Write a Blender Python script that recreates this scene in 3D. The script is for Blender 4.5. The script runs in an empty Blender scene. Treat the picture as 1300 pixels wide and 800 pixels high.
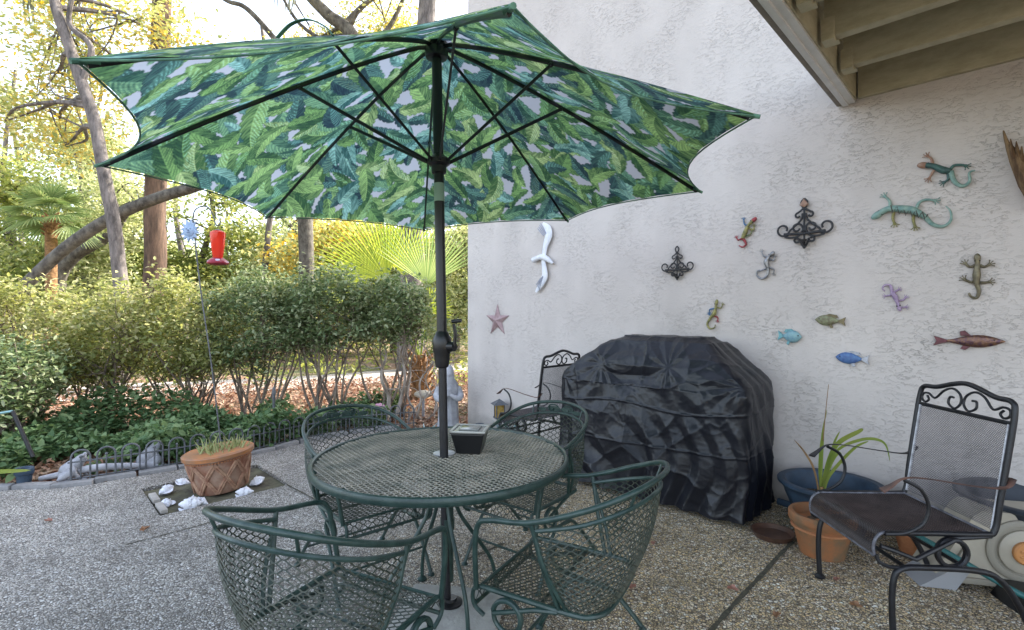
import bpy, bmesh, math, random
import numpy as np
from mathutils import Vector, Matrix, noise, Euler
random.seed(7); rng = np.random.default_rng(7)
PI = math.pi
scn = bpy.context.scene
C = scn.collection
F = 646.0; HY = 400.0; CZ = 1.37
TN = Vector((0.7152, -0.699, 0)); NN = Vector((0.699, 0.7152, 0)); WD = 4.09
TH = math.atan2(-0.699, 0.7152)

def ray(px, py, Y): return Vector(((px-650)/F*Y, Y, CZ-(py-HY)/F*Y))
def flo(px, py, z=0.0):
    Y = F*(CZ-z)/(py-HY); return Vector(((px-650)/F*Y, Y, z))
def W(s, d, z=0.0):            # wall frame: s along the wall, d out from it
    v = NN*(WD-d)+TN*s; return Vector((v.x, v.y, z))
def wl(px, py, d=0.0):         # picture point -> (s, z) on the wall
    k = (px-650)/F; Y = (WD-d)/(0.699*k+0.7152)
    return (0.7152*k*Y-0.699*Y, CZ-(py-HY)/F*Y)

# ---------------------------------------------------------------- materials
MATS = {}
def nodes(m):
    m.use_nodes = True; nt = m.node_tree; return nt, nt.nodes, nt.links, nt.nodes['Principled BSDF']
def mat(name, col, rough=0.6, metal=0.0, var=0.0, vscale=8.0, bump=0.0, bscale=60.0, col2=None, spec=0.5, detail=4, coat=0.0):
    m = bpy.data.materials.new(name); nt, N, L, P = nodes(m)
    P.inputs['Roughness'].default_value = rough; P.inputs['Metallic'].default_value = metal
    P.inputs['Specular IOR Level'].default_value = spec; P.inputs['Coat Weight'].default_value = coat
    c = (*col, 1); P.inputs['Base Color'].default_value = c
    tc = N.new('ShaderNodeTexCoord')
    if var > 0 or col2:
        nz = N.new('ShaderNodeTexNoise'); nz.inputs['Scale'].default_value = vscale; nz.inputs['Detail'].default_value = detail
        nz.inputs['Roughness'].default_value = 0.65
        L.new(tc.outputs['Object'], nz.inputs['Vector'])
        cr = N.new('ShaderNodeValToRGB'); L.new(nz.outputs['Fac'], cr.inputs[0])
        c2 = col2 if col2 else tuple(min(1, x*(1+var)) for x in col)
        c1 = col if col2 else tuple(x*(1-var) for x in col)
        cr.color_ramp.elements[0].position = 0.35; cr.color_ramp.elements[1].position = 0.65
        cr.color_ramp.elements[0].color = (*c1, 1); cr.color_ramp.elements[1].color = (*c2, 1)
        L.new(cr.outputs[0], P.inputs['Base Color'])
    if bump > 0:
        nb = N.new('ShaderNodeTexNoise'); nb.inputs['Scale'].default_value = bscale; nb.inputs['Detail'].default_value = 5
        L.new(tc.outputs['Object'], nb.inputs['Vector'])
        b = N.new('ShaderNodeBump'); b.inputs['Strength'].default_value = bump; b.inputs['Distance'].default_value = 0.01
        L.new(nb.outputs['Fac'], b.inputs['Height']); L.new(b.outputs[0], P.inputs['Normal'])
    return m
def leafmat(name, cols, trans=0.4, rough=0.55, nscale=1.2):
    """colour differs from leaf to leaf and, softly, from clump to clump"""
    m = bpy.data.materials.new(name); nt, N, L, P = nodes(m)
    g = N.new('ShaderNodeNewGeometry'); cr = N.new('ShaderNodeValToRGB')
    tc = N.new('ShaderNodeTexCoord'); nz = N.new('ShaderNodeTexNoise'); nz.inputs['Scale'].default_value = nscale
    nz.inputs['Detail'].default_value = 3
    L.new(tc.outputs['Object'], nz.inputs['Vector'])
    mx = N.new('ShaderNodeMath'); mx.operation = 'MULTIPLY_ADD'; mx.inputs[1].default_value = 0.6
    ad = N.new('ShaderNodeMath'); ad.operation = 'MULTIPLY'; ad.inputs[1].default_value = 0.62
    L.new(nz.outputs['Fac'], ad.inputs[0]); L.new(g.outputs['Random Per Island'], mx.inputs[0]); L.new(ad.outputs[0], mx.inputs[2])
    L.new(mx.outputs[0], cr.inputs[0]); els = cr.color_ramp.elements
    while len(els) < len(cols): els.new(0.5)
    for i, c in enumerate(cols):
        els[i].position = 0.12+0.76*i/(len(cols)-1); els[i].color = (*c, 1)
    L.new(cr.outputs[0], P.inputs['Base Color']); P.inputs['Roughness'].default_value = rough
    P.inputs['Specular IOR Level'].default_value = 0.3
    tr = N.new('ShaderNodeBsdfTranslucent'); hs = N.new('ShaderNodeHueSaturation'); hs.inputs['Saturation'].default_value = 1.15
    hs.inputs['Hue'].default_value = 0.48
    hs.inputs['Value'].default_value = 1.5; L.new(cr.outputs[0], hs.inputs['Color']); L.new(hs.outputs[0], tr.inputs['Color'])
    mix = N.new('ShaderNodeMixShader'); mix.inputs[0].default_value = trans
    L.new(P.outputs[0], mix.inputs[1]); L.new(tr.outputs[0], mix.inputs[2])
    L.new(mix.outputs[0], N['Material Output'].inputs['Surface'])
    return m
def barkmat(name, c1, c2, scale=6, zs=0.25, bump=0.8):
    m = bpy.data.materials.new(name); nt, N, L, P = nodes(m)
    tc = N.new('ShaderNodeTexCoord'); mp = N.new('ShaderNodeMapping'); mp.inputs['Scale'].default_value = (1, 1, zs)
    L.new(tc.outputs['Object'], mp.inputs[0])
    v = N.new('ShaderNodeTexNoise'); v.inputs['Scale'].default_value = scale; v.inputs['Detail'].default_value = 8; v.inputs['Roughness'].default_value = 0.7
    L.new(mp.outputs[0], v.inputs['Vector'])
    cr = N.new('ShaderNodeValToRGB'); cr.color_ramp.elements[0].position = .38; cr.color_ramp.elements[1].position = .62
    cr.color_ramp.elements[0].color = (*c1, 1); cr.color_ramp.elements[1].color = (*c2, 1)
    L.new(v.outputs['Fac'], cr.inputs[0]); L.new(cr.outputs[0], P.inputs['Base Color'])
    P.inputs['Roughness'].default_value = .9
    b = N.new('ShaderNodeBump'); b.inputs['Strength'].default_value = bump; b.inputs['Distance'].default_value = .03
    L.new(v.outputs['Fac'], b.inputs['Height']); L.new(b.outputs[0], P.inputs['Normal'])
    return m

def stucco_mat(name, base, base2, spots=True):
    m = bpy.data.materials.new(name); nt, N, L, P = nodes(m)
    tc = N.new('ShaderNodeTexCoord')
    nz = N.new('ShaderNodeTexNoise'); nz.inputs['Scale'].default_value = 1.1; nz.inputs['Detail'].default_value = 7; nz.inputs['Roughness'].default_value = .62
    L.new(tc.outputs['Object'], nz.inputs['Vector'])
    cr = N.new('ShaderNodeValToRGB'); cr.color_ramp.elements[0].position = .3; cr.color_ramp.elements[1].position = .7
    cr.color_ramp.elements[0].color = (*base2, 1); cr.color_ramp.elements[1].color = (*base, 1)
    L.new(nz.outputs['Fac'], cr.inputs[0])
    # faint rain streaks running down the face
    mp0 = N.new('ShaderNodeMapping'); mp0.inputs['Scale'].default_value = (2.0, 2.0, .35); L.new(tc.outputs['Object'], mp0.inputs[0])
    n0 = N.new('ShaderNodeTexNoise'); n0.inputs['Scale'].default_value = 1.6; n0.inputs['Detail'].default_value = 7; L.new(mp0.outputs[0], n0.inputs['Vector'])
    r0 = N.new('ShaderNodeMapRange'); r0.inputs['From Min'].default_value = .36; r0.inputs['From Max'].default_value = .62; r0.inputs['To Min'].default_value = .95; r0.inputs['To Max'].default_value = 1.02; L.new(n0.outputs['Fac'], r0.inputs['Value'])
    m0 = N.new('ShaderNodeMix'); m0.data_type = 'RGBA'; m0.blend_type = 'MULTIPLY'; m0.inputs['Factor'].default_value = 1; L.new(cr.outputs[0], m0.inputs['A']); L.new(r0.outputs[0], m0.inputs['B'])
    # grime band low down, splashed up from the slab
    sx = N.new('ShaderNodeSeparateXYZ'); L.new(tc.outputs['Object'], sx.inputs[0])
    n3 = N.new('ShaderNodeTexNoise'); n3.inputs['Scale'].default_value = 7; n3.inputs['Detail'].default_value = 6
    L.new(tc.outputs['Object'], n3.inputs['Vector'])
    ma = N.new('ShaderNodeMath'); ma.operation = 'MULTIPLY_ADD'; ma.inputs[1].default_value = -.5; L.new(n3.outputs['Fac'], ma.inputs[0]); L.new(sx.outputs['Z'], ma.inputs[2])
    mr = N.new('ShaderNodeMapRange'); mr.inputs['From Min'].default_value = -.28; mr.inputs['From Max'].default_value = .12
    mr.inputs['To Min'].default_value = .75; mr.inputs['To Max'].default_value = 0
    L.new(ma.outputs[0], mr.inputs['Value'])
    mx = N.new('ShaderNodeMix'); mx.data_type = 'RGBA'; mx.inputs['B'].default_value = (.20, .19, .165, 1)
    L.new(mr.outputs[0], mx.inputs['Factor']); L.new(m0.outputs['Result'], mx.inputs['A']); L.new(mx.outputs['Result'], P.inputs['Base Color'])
    P.inputs['Roughness'].default_value = .85; P.inputs['Specular IOR Level'].default_value = .2
    # knock-down trowel texture : distorted, stretched flakes over a smoother field
    mp = N.new('ShaderNodeMapping'); mp.inputs['Scale'].default_value = (.62, .62, 1.5); L.new(tc.outputs['Object'], mp.inputs[0])
    a = N.new('ShaderNodeTexNoise'); a.inputs['Scale'].default_value = 33; a.inputs['Detail'].default_value = 6; a.inputs['Distortion'].default_value = .35; a.inputs['Roughness'].default_value = .68
    L.new(mp.outputs[0], a.inputs['Vector'])
    r = N.new('ShaderNodeValToRGB'); r.color_ramp.elements[0].position = .52; r.color_ramp.elements[1].position = .575
    L.new(a.outputs['Fac'], r.inputs[0])
    fn = N.new('ShaderNodeTexNoise'); fn.inputs['Scale'].default_value = 150; fn.inputs['Detail'].default_value = 4; L.new(tc.outputs['Object'], fn.inputs['Vector'])
    pm = N.new('ShaderNodeTexNoise'); pm.inputs['Scale'].default_value = 3.4; pm.inputs['Detail'].default_value = 5; L.new(tc.outputs['Object'], pm.inputs['Vector'])
    pr = N.new('ShaderNodeMapRange'); pr.inputs['From Min'].default_value = .38; pr.inputs['From Max'].default_value = .64; pr.inputs['To Min'].default_value = .14; L.new(pm.outputs['Fac'], pr.inputs['Value'])
    mu = N.new('ShaderNodeMath'); mu.operation = 'MULTIPLY'; L.new(r.outputs[0], mu.inputs[0]); L.new(pr.outputs[0], mu.inputs[1])
    su = N.new('ShaderNodeMath'); su.operation = 'MULTIPLY_ADD'; su.inputs[1].default_value = .12; L.new(fn.outputs['Fac'], su.inputs[0]); L.new(mu.outputs[0], su.inputs[2])
    b = N.new('ShaderNodeBump'); b.inputs['Strength'].default_value = 1.0; b.inputs['Distance'].default_value = .0025
    L.new(su.outputs[0], b.inputs['Height']); L.new(b.outputs[0], P.inputs['Normal'])
    return m

def pebble_mat(name):
    """exposed aggregate: small stones of many colours set in grey cement"""
    m = bpy.data.materials.new(name); nt, N, L, P = nodes(m)
    tc = N.new('ShaderNodeTexCoord')
    v = N.new('ShaderNodeTexVoronoi'); v.inputs['Scale'].default_value = 76; v.inputs['Randomness'].default_value = 1
    e = N.new('ShaderNodeTexVoronoi'); e.feature = 'DISTANCE_TO_EDGE'; e.inputs['Scale'].default_value = 76
    for q in (v, e): L.new(tc.outputs['Object'], q.inputs['Vector'])
    sp = N.new('ShaderNodeSeparateColor'); L.new(v.outputs['Color'], sp.inputs[0])
    cr = N.new('ShaderNodeValToRGB'); els = cr.color_ramp.elements
    cols = [(0, (.20, .16, .12)), (.14, (.42, .34, .24)), (.35, (.60, .51, .38)), (.55, (.72, .58, .38)), (.72, (.62, .54, .45)), (.86, (.80, .72, .58)), (1, (.90, .87, .80))]
    while len(els) < len(cols): els.new(.5)
    for i, (p, c) in enumerate(cols): els[i].position = p; els[i].color = (*c, 1)
    L.new(sp.outputs[0], cr.inputs[0])
    # stones greyer and darker to the left, warmer and brighter to the right
    big = N.new('ShaderNodeTexNoise'); big.inputs['Scale'].default_value = .9; big.inputs['Detail'].default_value = 6; L.new(tc.outputs['Object'], big.inputs['Vector'])
    sx = N.new('ShaderNodeSeparateXYZ'); L.new(tc.outputs['Object'], sx.inputs[0])
    ad = N.new('ShaderNodeMath'); ad.operation = 'MULTIPLY_ADD'; ad.inputs[1].default_value = 2.2; L.new(big.outputs['Fac'], ad.inputs[0]); L.new(sx.outputs['X'], ad.inputs[2])
    mr = N.new('ShaderNodeMapRange'); mr.inputs['From Min'].default_value = .1; mr.inputs['From Max'].default_value = 1.6; L.new(ad.outputs[0], mr.inputs['Value'])
    hs = N.new('ShaderNodeHueSaturation'); hs.inputs['Saturation'].default_value = .34; hs.inputs['Value'].default_value = .86; L.new(cr.outputs[0], hs.inputs['Color'])
    mx = N.new('ShaderNodeMix'); mx.data_type = 'RGBA'; hw = N.new('ShaderNodeHueSaturation'); hw.inputs['Saturation'].default_value = 1.3; hw.inputs['Value'].default_value = 1.28; L.new(cr.outputs[0], hw.inputs['Color'])
    L.new(mr.outputs[0], mx.inputs['Factor']); L.new(hs.outputs[0], mx.inputs['A']); L.new(hw.outputs[0], mx.inputs['B'])
    # stains
    st = N.new('ShaderNodeTexNoise'); st.inputs['Scale'].default_value = 1.9; st.inputs['Detail'].default_value = 8; st.inputs['Roughness'].default_value = .7; L.new(tc.outputs['Object'], st.inputs['Vector'])
    sr = N.new('ShaderNodeMapRange'); sr.inputs['From Min'].default_value = .36; sr.inputs['From Max'].default_value = .66; sr.inputs['To Min'].default_value = .72; sr.inputs['To Max'].default_value = 1.3; L.new(st.outputs['Fac'], sr.inputs['Value'])
    m2 = N.new('ShaderNodeMix'); m2.data_type = 'RGBA'; m2.blend_type = 'MULTIPLY'; m2.inputs['Factor'].default_value = 1; L.new(mx.outputs['Result'], m2.inputs['A']); L.new(sr.outputs[0], m2.inputs['B'])
    # cement between the stones
    er = N.new('ShaderNodeMapRange'); er.inputs['From Min'].default_value = .02; er.inputs['From Max'].default_value = .16; L.new(e.outputs['Distance'], er.inputs['Value'])
    m3 = N.new('ShaderNodeMix'); m3.data_type = 'RGBA'; m3.inputs['A'].default_value = (.06, .05, .04, 1); L.new(er.outputs[0], m3.inputs['Factor']); L.new(m2.outputs['Result'], m3.inputs['B'])
    L.new(m3.outputs['Result'], P.inputs['Base Color']); P.inputs['Roughness'].default_value = .75
    er2 = N.new('ShaderNodeMapRange'); er2.inputs['From Min'].default_value = 0; er2.inputs['From Max'].default_value = .35; er2.interpolation_type = 'SMOOTHSTEP'; L.new(e.outputs['Distance'], er2.inputs['Value'])
    b = N.new('ShaderNodeBump'); b.inputs['Strength'].default_value = 1; b.inputs['Distance'].default_value = .008
    L.new(er2.outputs[0], b.inputs['Height']); L.new(b.outputs[0], P.inputs['Normal'])
    return m

# ---------------------------------------------------------------- mesh helpers
def link(o, parent=None):
    C.objects.link(o)
    if parent: o.parent = parent
    return o
def tag(o, label=None, cat=None, group=None, kind=None):
    if label: o['label'] = label
    if cat: o['category'] = cat
    if group: o['group'] = group
    if kind: o['kind'] = kind
    return o
def empty(name, loc, rz=0, label=None, cat=None, group=None):
    o = bpy.data.objects.new(name, None); o.empty_display_size = .1; o.location = loc; o.rotation_euler = (0, 0, rz)
    C.objects.link(o); tag(o, label, cat, group); return o
def copy_tree(o, parent=None):
    c = o.copy(); C.objects.link(c); c.parent = parent
    for ch in list(o.children): copy_tree(ch, c)
    return c

def smooth(pts, k=8, closed=False):
    P = [Vector(p) for p in pts]; n = len(P); out = []
    rngi = range(n) if closed else range(n-1)
    for i in rngi:
        if closed: a, b, c, d = P[(i-1) % n], P[i], P[(i+1) % n], P[(i+2) % n]
        else: a, b, c, d = P[max(i-1, 0)], P[i], P[i+1], P[min(i+2, n-1)]
        for j in range(k):
            t = j/k
            out.append(.5*((2*b)+(-a+c)*t+(2*a-5*b+4*c-d)*t*t+(-a+3*b-3*c+d)*t**3))
    if not closed: out.append(P[-1])
    return out

class MB:
    def __init__(s): s.v = []; s.f = []
    def add(s, V, Fc):
        o = len(s.v); s.v += [tuple(p) for p in V]; s.f += [tuple(i+o for i in f) for f in Fc]; return s
    def box(s, c, d, rz=0.0, rot=None, bev=0.0):
        hx, hy, hz = d[0]/2, d[1]/2, d[2]/2
        M = (rot.to_matrix() if rot else Matrix.Rotation(rz, 3, 'Z'))
        if bev > 0:
            b = min(bev, hx*.9, hy*.9, hz*.9); bm = bmesh.new()
            bmesh.ops.create_cube(bm, size=1)
            for v in bm.verts: v.co = Vector((v.co.x*2*hx, v.co.y*2*hy, v.co.z*2*hz))
            bmesh.ops.bevel(bm, geom=list(bm.edges), offset=b, segments=2, affect='EDGES', profile=.6)
            bm.verts.index_update()
            s.add([M@v.co+Vector(c) for v in bm.verts], [[v.index for v in f.verts] for f in bm.faces]); bm.free(); return s
        V = [M@Vector((x*hx, y*hy, z*hz))+Vector(c) for x in (-1, 1) for y in (-1, 1) for z in (-1, 1)]
        return s.add(V, [(0, 1, 3, 2), (4, 6, 7, 5), (0, 4, 5, 1), (2, 3, 7, 6), (0, 2, 6, 4), (1, 5, 7, 3)])
    def tube(s, pts, r, n=8, closed=False, cap=True, flat=None):
        P = [Vector(p) for p in pts]; m = len(P)
        if m < 2: return s
        R = r if hasattr(r, '__len__') else [r]*m
        if len(R) != m: R = [R[0]+(R[-1]-R[0])*i/(m-1) for i in range(m)] if len(R) == 2 else list(np.interp(np.linspace(0, 1, m), np.linspace(0, 1, len(R)), R))
        T = []
        for i in range(m):
            a = P[(i-1) % m] if (closed or i > 0) else P[i]; b = P[(i+1) % m] if (closed or i < m-1) else P[i]
            t = (b-a); T.append(t.normalized() if t.length > 1e-9 else Vector((0, 0, 1)))
        up = Vector((0, 0, 1)) if abs(T[0].z) < .9 else Vector((1, 0, 0))
        nr = (up-T[0]*up.dot(T[0])).normalized(); V = []
        for i in range(m):
            nr = nr-T[i]*nr.dot(T[i]); nr = nr.normalized() if nr.length > 1e-6 else T[i].orthogonal().normalized()
            bn = T[i].cross(nr)
            fa, fb = flat if flat else (1, 1)
            for j in range(n):
                a = 2*PI*j/n; V.append(P[i]+nr*math.cos(a)*R[i]*fa+bn*math.sin(a)*R[i]*fb)
        Fc = []
        for i in range(m if closed else m-1):
            i2 = (i+1) % m
            for j in range(n):
                j2 = (j+1) % n; Fc.append((i*n+j, i*n+j2, i2*n+j2, i2*n+j))
        if cap and not closed: Fc.append(tuple(range(n-1, -1, -1))); Fc.append(tuple((m-1)*n+j for j in range(n)))
        return s.add(V, Fc)
    def lathe(s, prof, c=(0, 0, 0), n=32, ax=None, sx=1, sy=1):
        c = Vector(c); V = []; Fc = []; m = len(prof)
        Q = Vector((0, 0, 1)).rotation_difference(Vector(ax)) if ax else None
        for r, z in prof:
            for j in range(n):
                a = 2*PI*j/n; p = Vector((r*math.cos(a)*sx, r*math.sin(a)*sy, z))
                if Q: p = Q@p
                V.append(p+c)
        for i in range(m-1):
            for j in range(n):
                j2 = (j+1) % n; Fc.append((i*n+j, i*n+j2, (i+1)*n+j2, (i+1)*n+j))
        if prof[0][0] > 1e-6: Fc.append(tuple(range(n-1, -1, -1)))
        if prof[-1][0] > 1e-6: Fc.append(tuple((m-1)*n+j for j in range(n)))
        return s.add(V, Fc)
    def ball(s, c, r, n=16, m=10, M=None):
        rr = r if hasattr(r, '__len__') else (r, r, r); V = []
        for i in range(m+1):
            t = PI*i/m
            for j in range(n):
                a = 2*PI*j/n; p = Vector((rr[0]*math.sin(t)*math.cos(a), rr[1]*math.sin(t)*math.sin(a), rr[2]*math.cos(t)))
                if M: p = M@p
                V.append(p+Vector(c))
        Fc = [(i*n+j, (i+1)*n+j, (i+1)*n+(j+1) % n, i*n+(j+1) % n) for i in range(m) for j in range(n)]
        return s.add(V, Fc)
    def prism(s, poly, y0, y1, inset=0.0):
        """outline in x,z extruded along y; front face (y0) may be inset for a soft edge"""
        n = len(poly); cx = sum(p[0] for p in poly)/n; cz = sum(p[1] for p in poly)/n
        V = [(p[0], y1, p[1]) for p in poly]+[(p[0], y0*.4+y1*.6, p[1]) for p in poly]
        V += [(cx+(p[0]-cx)*(1-inset), y0, cz+(p[1]-cz)*(1-inset)) for p in poly]
        Fc = []
        for r_ in (0, 1):
            for i in range(n): j = (i+1) % n; Fc.append((r_*n+i, r_*n+j, (r_+1)*n+j, (r_+1)*n+i))
        Fc.append(tuple(range(n-1, -1, -1))); Fc.append(tuple(2*n+i for i in range(n)))
        return s.add(V, Fc)
    def build(s, name, m, parent=None, shade=True, loc=None, rz=0):
        me = bpy.data.meshes.new(name); me.from_pydata(s.v, [], s.f)
        bm = bmesh.new(); bm.from_mesh(me); bmesh.ops.recalc_face_normals(bm, faces=bm.faces); bm.to_mesh(me); bm.free()
        if shade:
            me.polygons.foreach_set('use_smooth', [True]*len(me.polygons)); me.set_sharp_from_angle(angle=math.radians(38))
        me.materials.append(m); o = bpy.data.objects.new(name, me); C.objects.link(o)
        if parent: o.parent = parent
        if loc is not None: o.location = loc; o.rotation_euler = (0, 0, rz)
        return o

def grid_mesh(name, V, nu, nv, m, parent=None, wrap=False):
    """V: array (nu*nv,3), smooth"""
    i = np.arange(nu-1)[:, None]*nv; j = np.arange(nv-1)[None, :]
    a = (i+j).ravel(); f = np.stack([a, a+nv, a+nv+1, a+1], 1)
    if wrap:
        a2 = (np.arange(nu-1)*nv+nv-1); b2 = np.arange(nu-1)*nv
        f = np.concatenate([f, np.stack([a2, a2+nv, b2+nv, b2], 1)])
    return np_mesh(name, V, f, m, parent, True)
def np_mesh(name, V, Fq, m, parent=None, shade=False):
    V = np.asarray(V, dtype=np.float32); Fq = np.asarray(Fq, dtype=np.int32); k = Fq.shape[1]
    me = bpy.data.meshes.new(name); me.vertices.add(len(V)); me.vertices.foreach_set('co', V.ravel())
    me.loops.add(Fq.size); me.loops.foreach_set('vertex_index', Fq.ravel())
    me.polygons.add(len(Fq)); me.polygons.foreach_set('loop_start', np.arange(len(Fq), dtype=np.int32)*k)
    if shade: me.polygons.foreach_set('use_smooth', np.ones(len(Fq), dtype=bool))
    me.update(calc_edges=True); me.validate()
    me.materials.append(m); o = bpy.data.objects.new(name, me); C.objects.link(o)
    if parent: o.parent = parent
    return o
def leaves(name, P, size, m, parent=None, aspect=.42, up=.35, droop=0.0):
    """one small folded leaf per point"""
    P = np.asarray(P, dtype=np.float64); n = len(P)
    d = rng.normal(size=(n, 3)); d[:, 2] = d[:, 2]*.6-droop; d /= np.linalg.norm(d, axis=1)[:, None]
    nn_ = rng.normal(size=(n, 3)); nn_[:, 2] = np.abs(nn_[:, 2])+up*2
    s = np.cross(d, nn_); s /= (np.linalg.norm(s, axis=1)[:, None]+1e-9); u = np.cross(s, d)
    L = (size*rng.uniform(.6, 1.3, n))[:, None]; w = L*aspect
    V = np.empty((n, 6, 3))
    V[:, 0] = P; V[:, 1] = P+d*L*.35+s*w*.5+u*L*.05; V[:, 2] = P+d*L*.7+s*w*.38+u*L*.02; V[:, 3] = P+d*L-u*L*.08; V[:, 4] = P+d*L*.7-s*w*.38+u*L*.02; V[:, 5] = P+d*L*.35-s*w*.5+u*L*.05
    b = (np.arange(n)*6)[:, None]
    Fq = np.concatenate([b+np.array([[0, 1, 2, 3]]), b+np.array([[0, 3, 4, 5]])])
    return np_mesh(name, V.reshape(-1, 3), Fq, m, parent)

def zigzag(rows, cols, mapf, r=.0016, a=None):
    """expanded steel: rows of strands bending away and back so neighbours meet; mapf(u,v)->Vector or None"""
    mb = MB(); h = 1.0/rows
    for j in range(rows+1):
        pts = []; ph = (j % 2)*.5
        for i in range(cols+1):
            for (fx, sg) in ((0, 1), (.16, 1), (.5, -1), (.66, -1)):
                u = (i+fx+ph-.5)/cols
                if u < 0 or u > 1: continue
                v = j*h+sg*h*.5
                if v < 0 or v > 1: v = min(max(v, 0), 1)
                p = mapf(u, v)
                if p is None:
                    if len(pts) > 1: mb.tube(pts, r, 4, cap=False)
                    pts = []
                else: pts.append(p)
        if len(pts) > 1: mb.tube(pts, r, 4, cap=False)
    return mb
# ---------------------------------------------------------------- materials in use
M_stucco = stucco_mat('stucco', (.63, .575, .54), (.53, .48, .45))
M_pebble = pebble_mat('exposed_aggregate')
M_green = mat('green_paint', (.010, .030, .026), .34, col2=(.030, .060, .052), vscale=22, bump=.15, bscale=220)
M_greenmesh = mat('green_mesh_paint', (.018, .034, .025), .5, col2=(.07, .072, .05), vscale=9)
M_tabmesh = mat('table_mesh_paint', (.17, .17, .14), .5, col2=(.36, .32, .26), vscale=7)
M_black = mat('black_iron', (.008, .008, .011), .42, var=.4, vscale=20, bump=.2, bscale=160)
M_blackpow = mat('black_powder_coat', (.006, .006, .007), .36)
M_seatmesh = mat('dark_brown_mesh', (.022, .014, .013), .33, col2=(.06, .042, .038), vscale=8)
M_backmesh = mat('grey_worn_mesh', (.05, .046, .05), .45, col2=(.125, .11, .115), vscale=12)
M_rust = mat('rusty_arm_strap', (.05, .032, .03), .5, col2=(.17, .085, .06), vscale=16)
M_silver = mat('worn_silver_edge', (.40, .40, .43), .45, metal=.3, var=.3, vscale=30)
M_cream = barkmat('cream_deck_paint', (.36, .32, .215), (.47, .42, .29), 6, 3.0, .12)
M_white = mat('white_trim_paint', (.66, .655, .64), .5, var=.07, vscale=7)
M_brown = mat('brown_trim_paint', (.20, .165, .125), .6, var=.2)
M_terra = mat('terracotta', (.36, .135, .06), .75, col2=(.50, .22, .10), vscale=11, bump=.2, bscale=90)
M_terra_old = mat('weathered_terracotta', (.24, .09, .05), .85, col2=(.40, .27, .20), vscale=6, bump=.45, bscale=60, detail=8)
M_mossy = mat('mossy_terracotta', (.17, .16, .10), .9, col2=(.36, .20, .10), vscale=7, bump=.3)
M_soil = mat('soil', (.035, .026, .018), .95, col2=(.10, .075, .05), vscale=14, bump=1, bscale=35)
M_shell = mat('white_shell', (.72, .72, .77), .45, var=.12, vscale=14, bump=.4, bscale=50)
M_concrete = mat('concrete_slab', (.27, .26, .24), .85, col2=(.42, .41, .38), vscale=9, bump=.4, bscale=70, detail=8)
M_paver = mat('edging_concrete', (.23, .225, .225), .9, var=.25, vscale=9, bump=.5, bscale=50)
M_grayiron = mat('weathered_grey_iron', (.10, .105, .115), .55, var=.35, vscale=15)
M_bark_pine = barkmat('pine_bark', (.045, .028, .02), (.17, .105, .07), 7, .22)
M_bark_grey = barkmat('grey_bark', (.06, .052, .048), (.22, .19, .175), 8, .3)
M_bark_oak = barkmat('oak_bark', (.045, .038, .032), (.16, .145, .12), 7, .6)
M_bark_palm = barkmat('palm_bark', (.14, .07, .03), (.38, .21, .09), 9, 1.6)
M_stem = barkmat('shrub_stem', (.10, .075, .06), (.30, .24, .19), 14, .4, .5)

# ---------------------------------------------------------------- ground
def terrain_z(x, y):
    # the bed lies a little under the slab and swells under the shrubs
    return -.05+.05*noise.noise(Vector((x*.35, y*.35, 3)))*min(1, max(0, (y-5)/4))
m = bpy.data.materials.new('leaf_strewn_soil'); nt, N, L, P = nodes(m)
tc = N.new('ShaderNodeTexCoord')
n1 = N.new('ShaderNodeTexNoise'); n1.inputs['Scale'].default_value = .5; n1.inputs['Detail'].default_value = 5; L.new(tc.outputs['Object'], n1.inputs['Vector'])
v1 = N.new('ShaderNodeTexVoronoi'); v1.inputs['Scale'].default_value = 16; L.new(tc.outputs['Object'], v1.inputs['Vector'])
sp = N.new('ShaderNodeSeparateColor'); L.new(v1.outputs['Color'], sp.inputs[0])
c1 = N.new('ShaderNodeValToRGB'); e = c1.color_ramp.elements
for i in range(3): e.new(.5)
for i, (p_, c_) in enumerate([(0, (.05, .035, .025)), (.3, (.13, .075, .045)), (.55, (.24, .13, .075)), (.8, (.34, .20, .13)), (1, (.45, .36, .27))]): e[i].position = p_; e[i].color = (*c_, 1)
L.new(sp.outputs[0], c1.inputs[0])
c2 = N.new('ShaderNodeValToRGB'); c2.color_ramp.elements[0].position = .42; c2.color_ramp.elements[1].position = .6; L.new(n1.outputs['Fac'], c2.inputs[0])
mx = N.new('ShaderNodeMix'); mx.data_type = 'RGBA'; mx.inputs['B'].default_value = (.09, .10, .04, 1); L.new(c2.outputs[0], mx.inputs['Factor']); L.new(c1.outputs[0], mx.inputs['A'])
L.new(mx.outputs['Result'], P.inputs['Base Color']); P.inputs['Roughness'].default_value = .95
b = N.new('ShaderNodeBump'); b.inputs['Distance'].default_value = .03; L.new(v1.outputs['Distance'], b.inputs['Height']); L.new(b.outputs[0], P.inputs['Normal'])
M_ground = m
xs = np.concatenate([np.linspace(-400, -30, 12), np.linspace(-28, 28, 113), np.linspace(30, 400, 12)])
ys = np.concatenate([np.linspace(-200, -22, 8), np.linspace(-20, 45, 131), np.linspace(47, 500, 14)])
V = np.array([(x, y, terrain_z(x, y)) for x in xs for y in ys])
tag(grid_mesh('garden_ground', V, len(xs), len(ys), M_ground), kind='structure')

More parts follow.
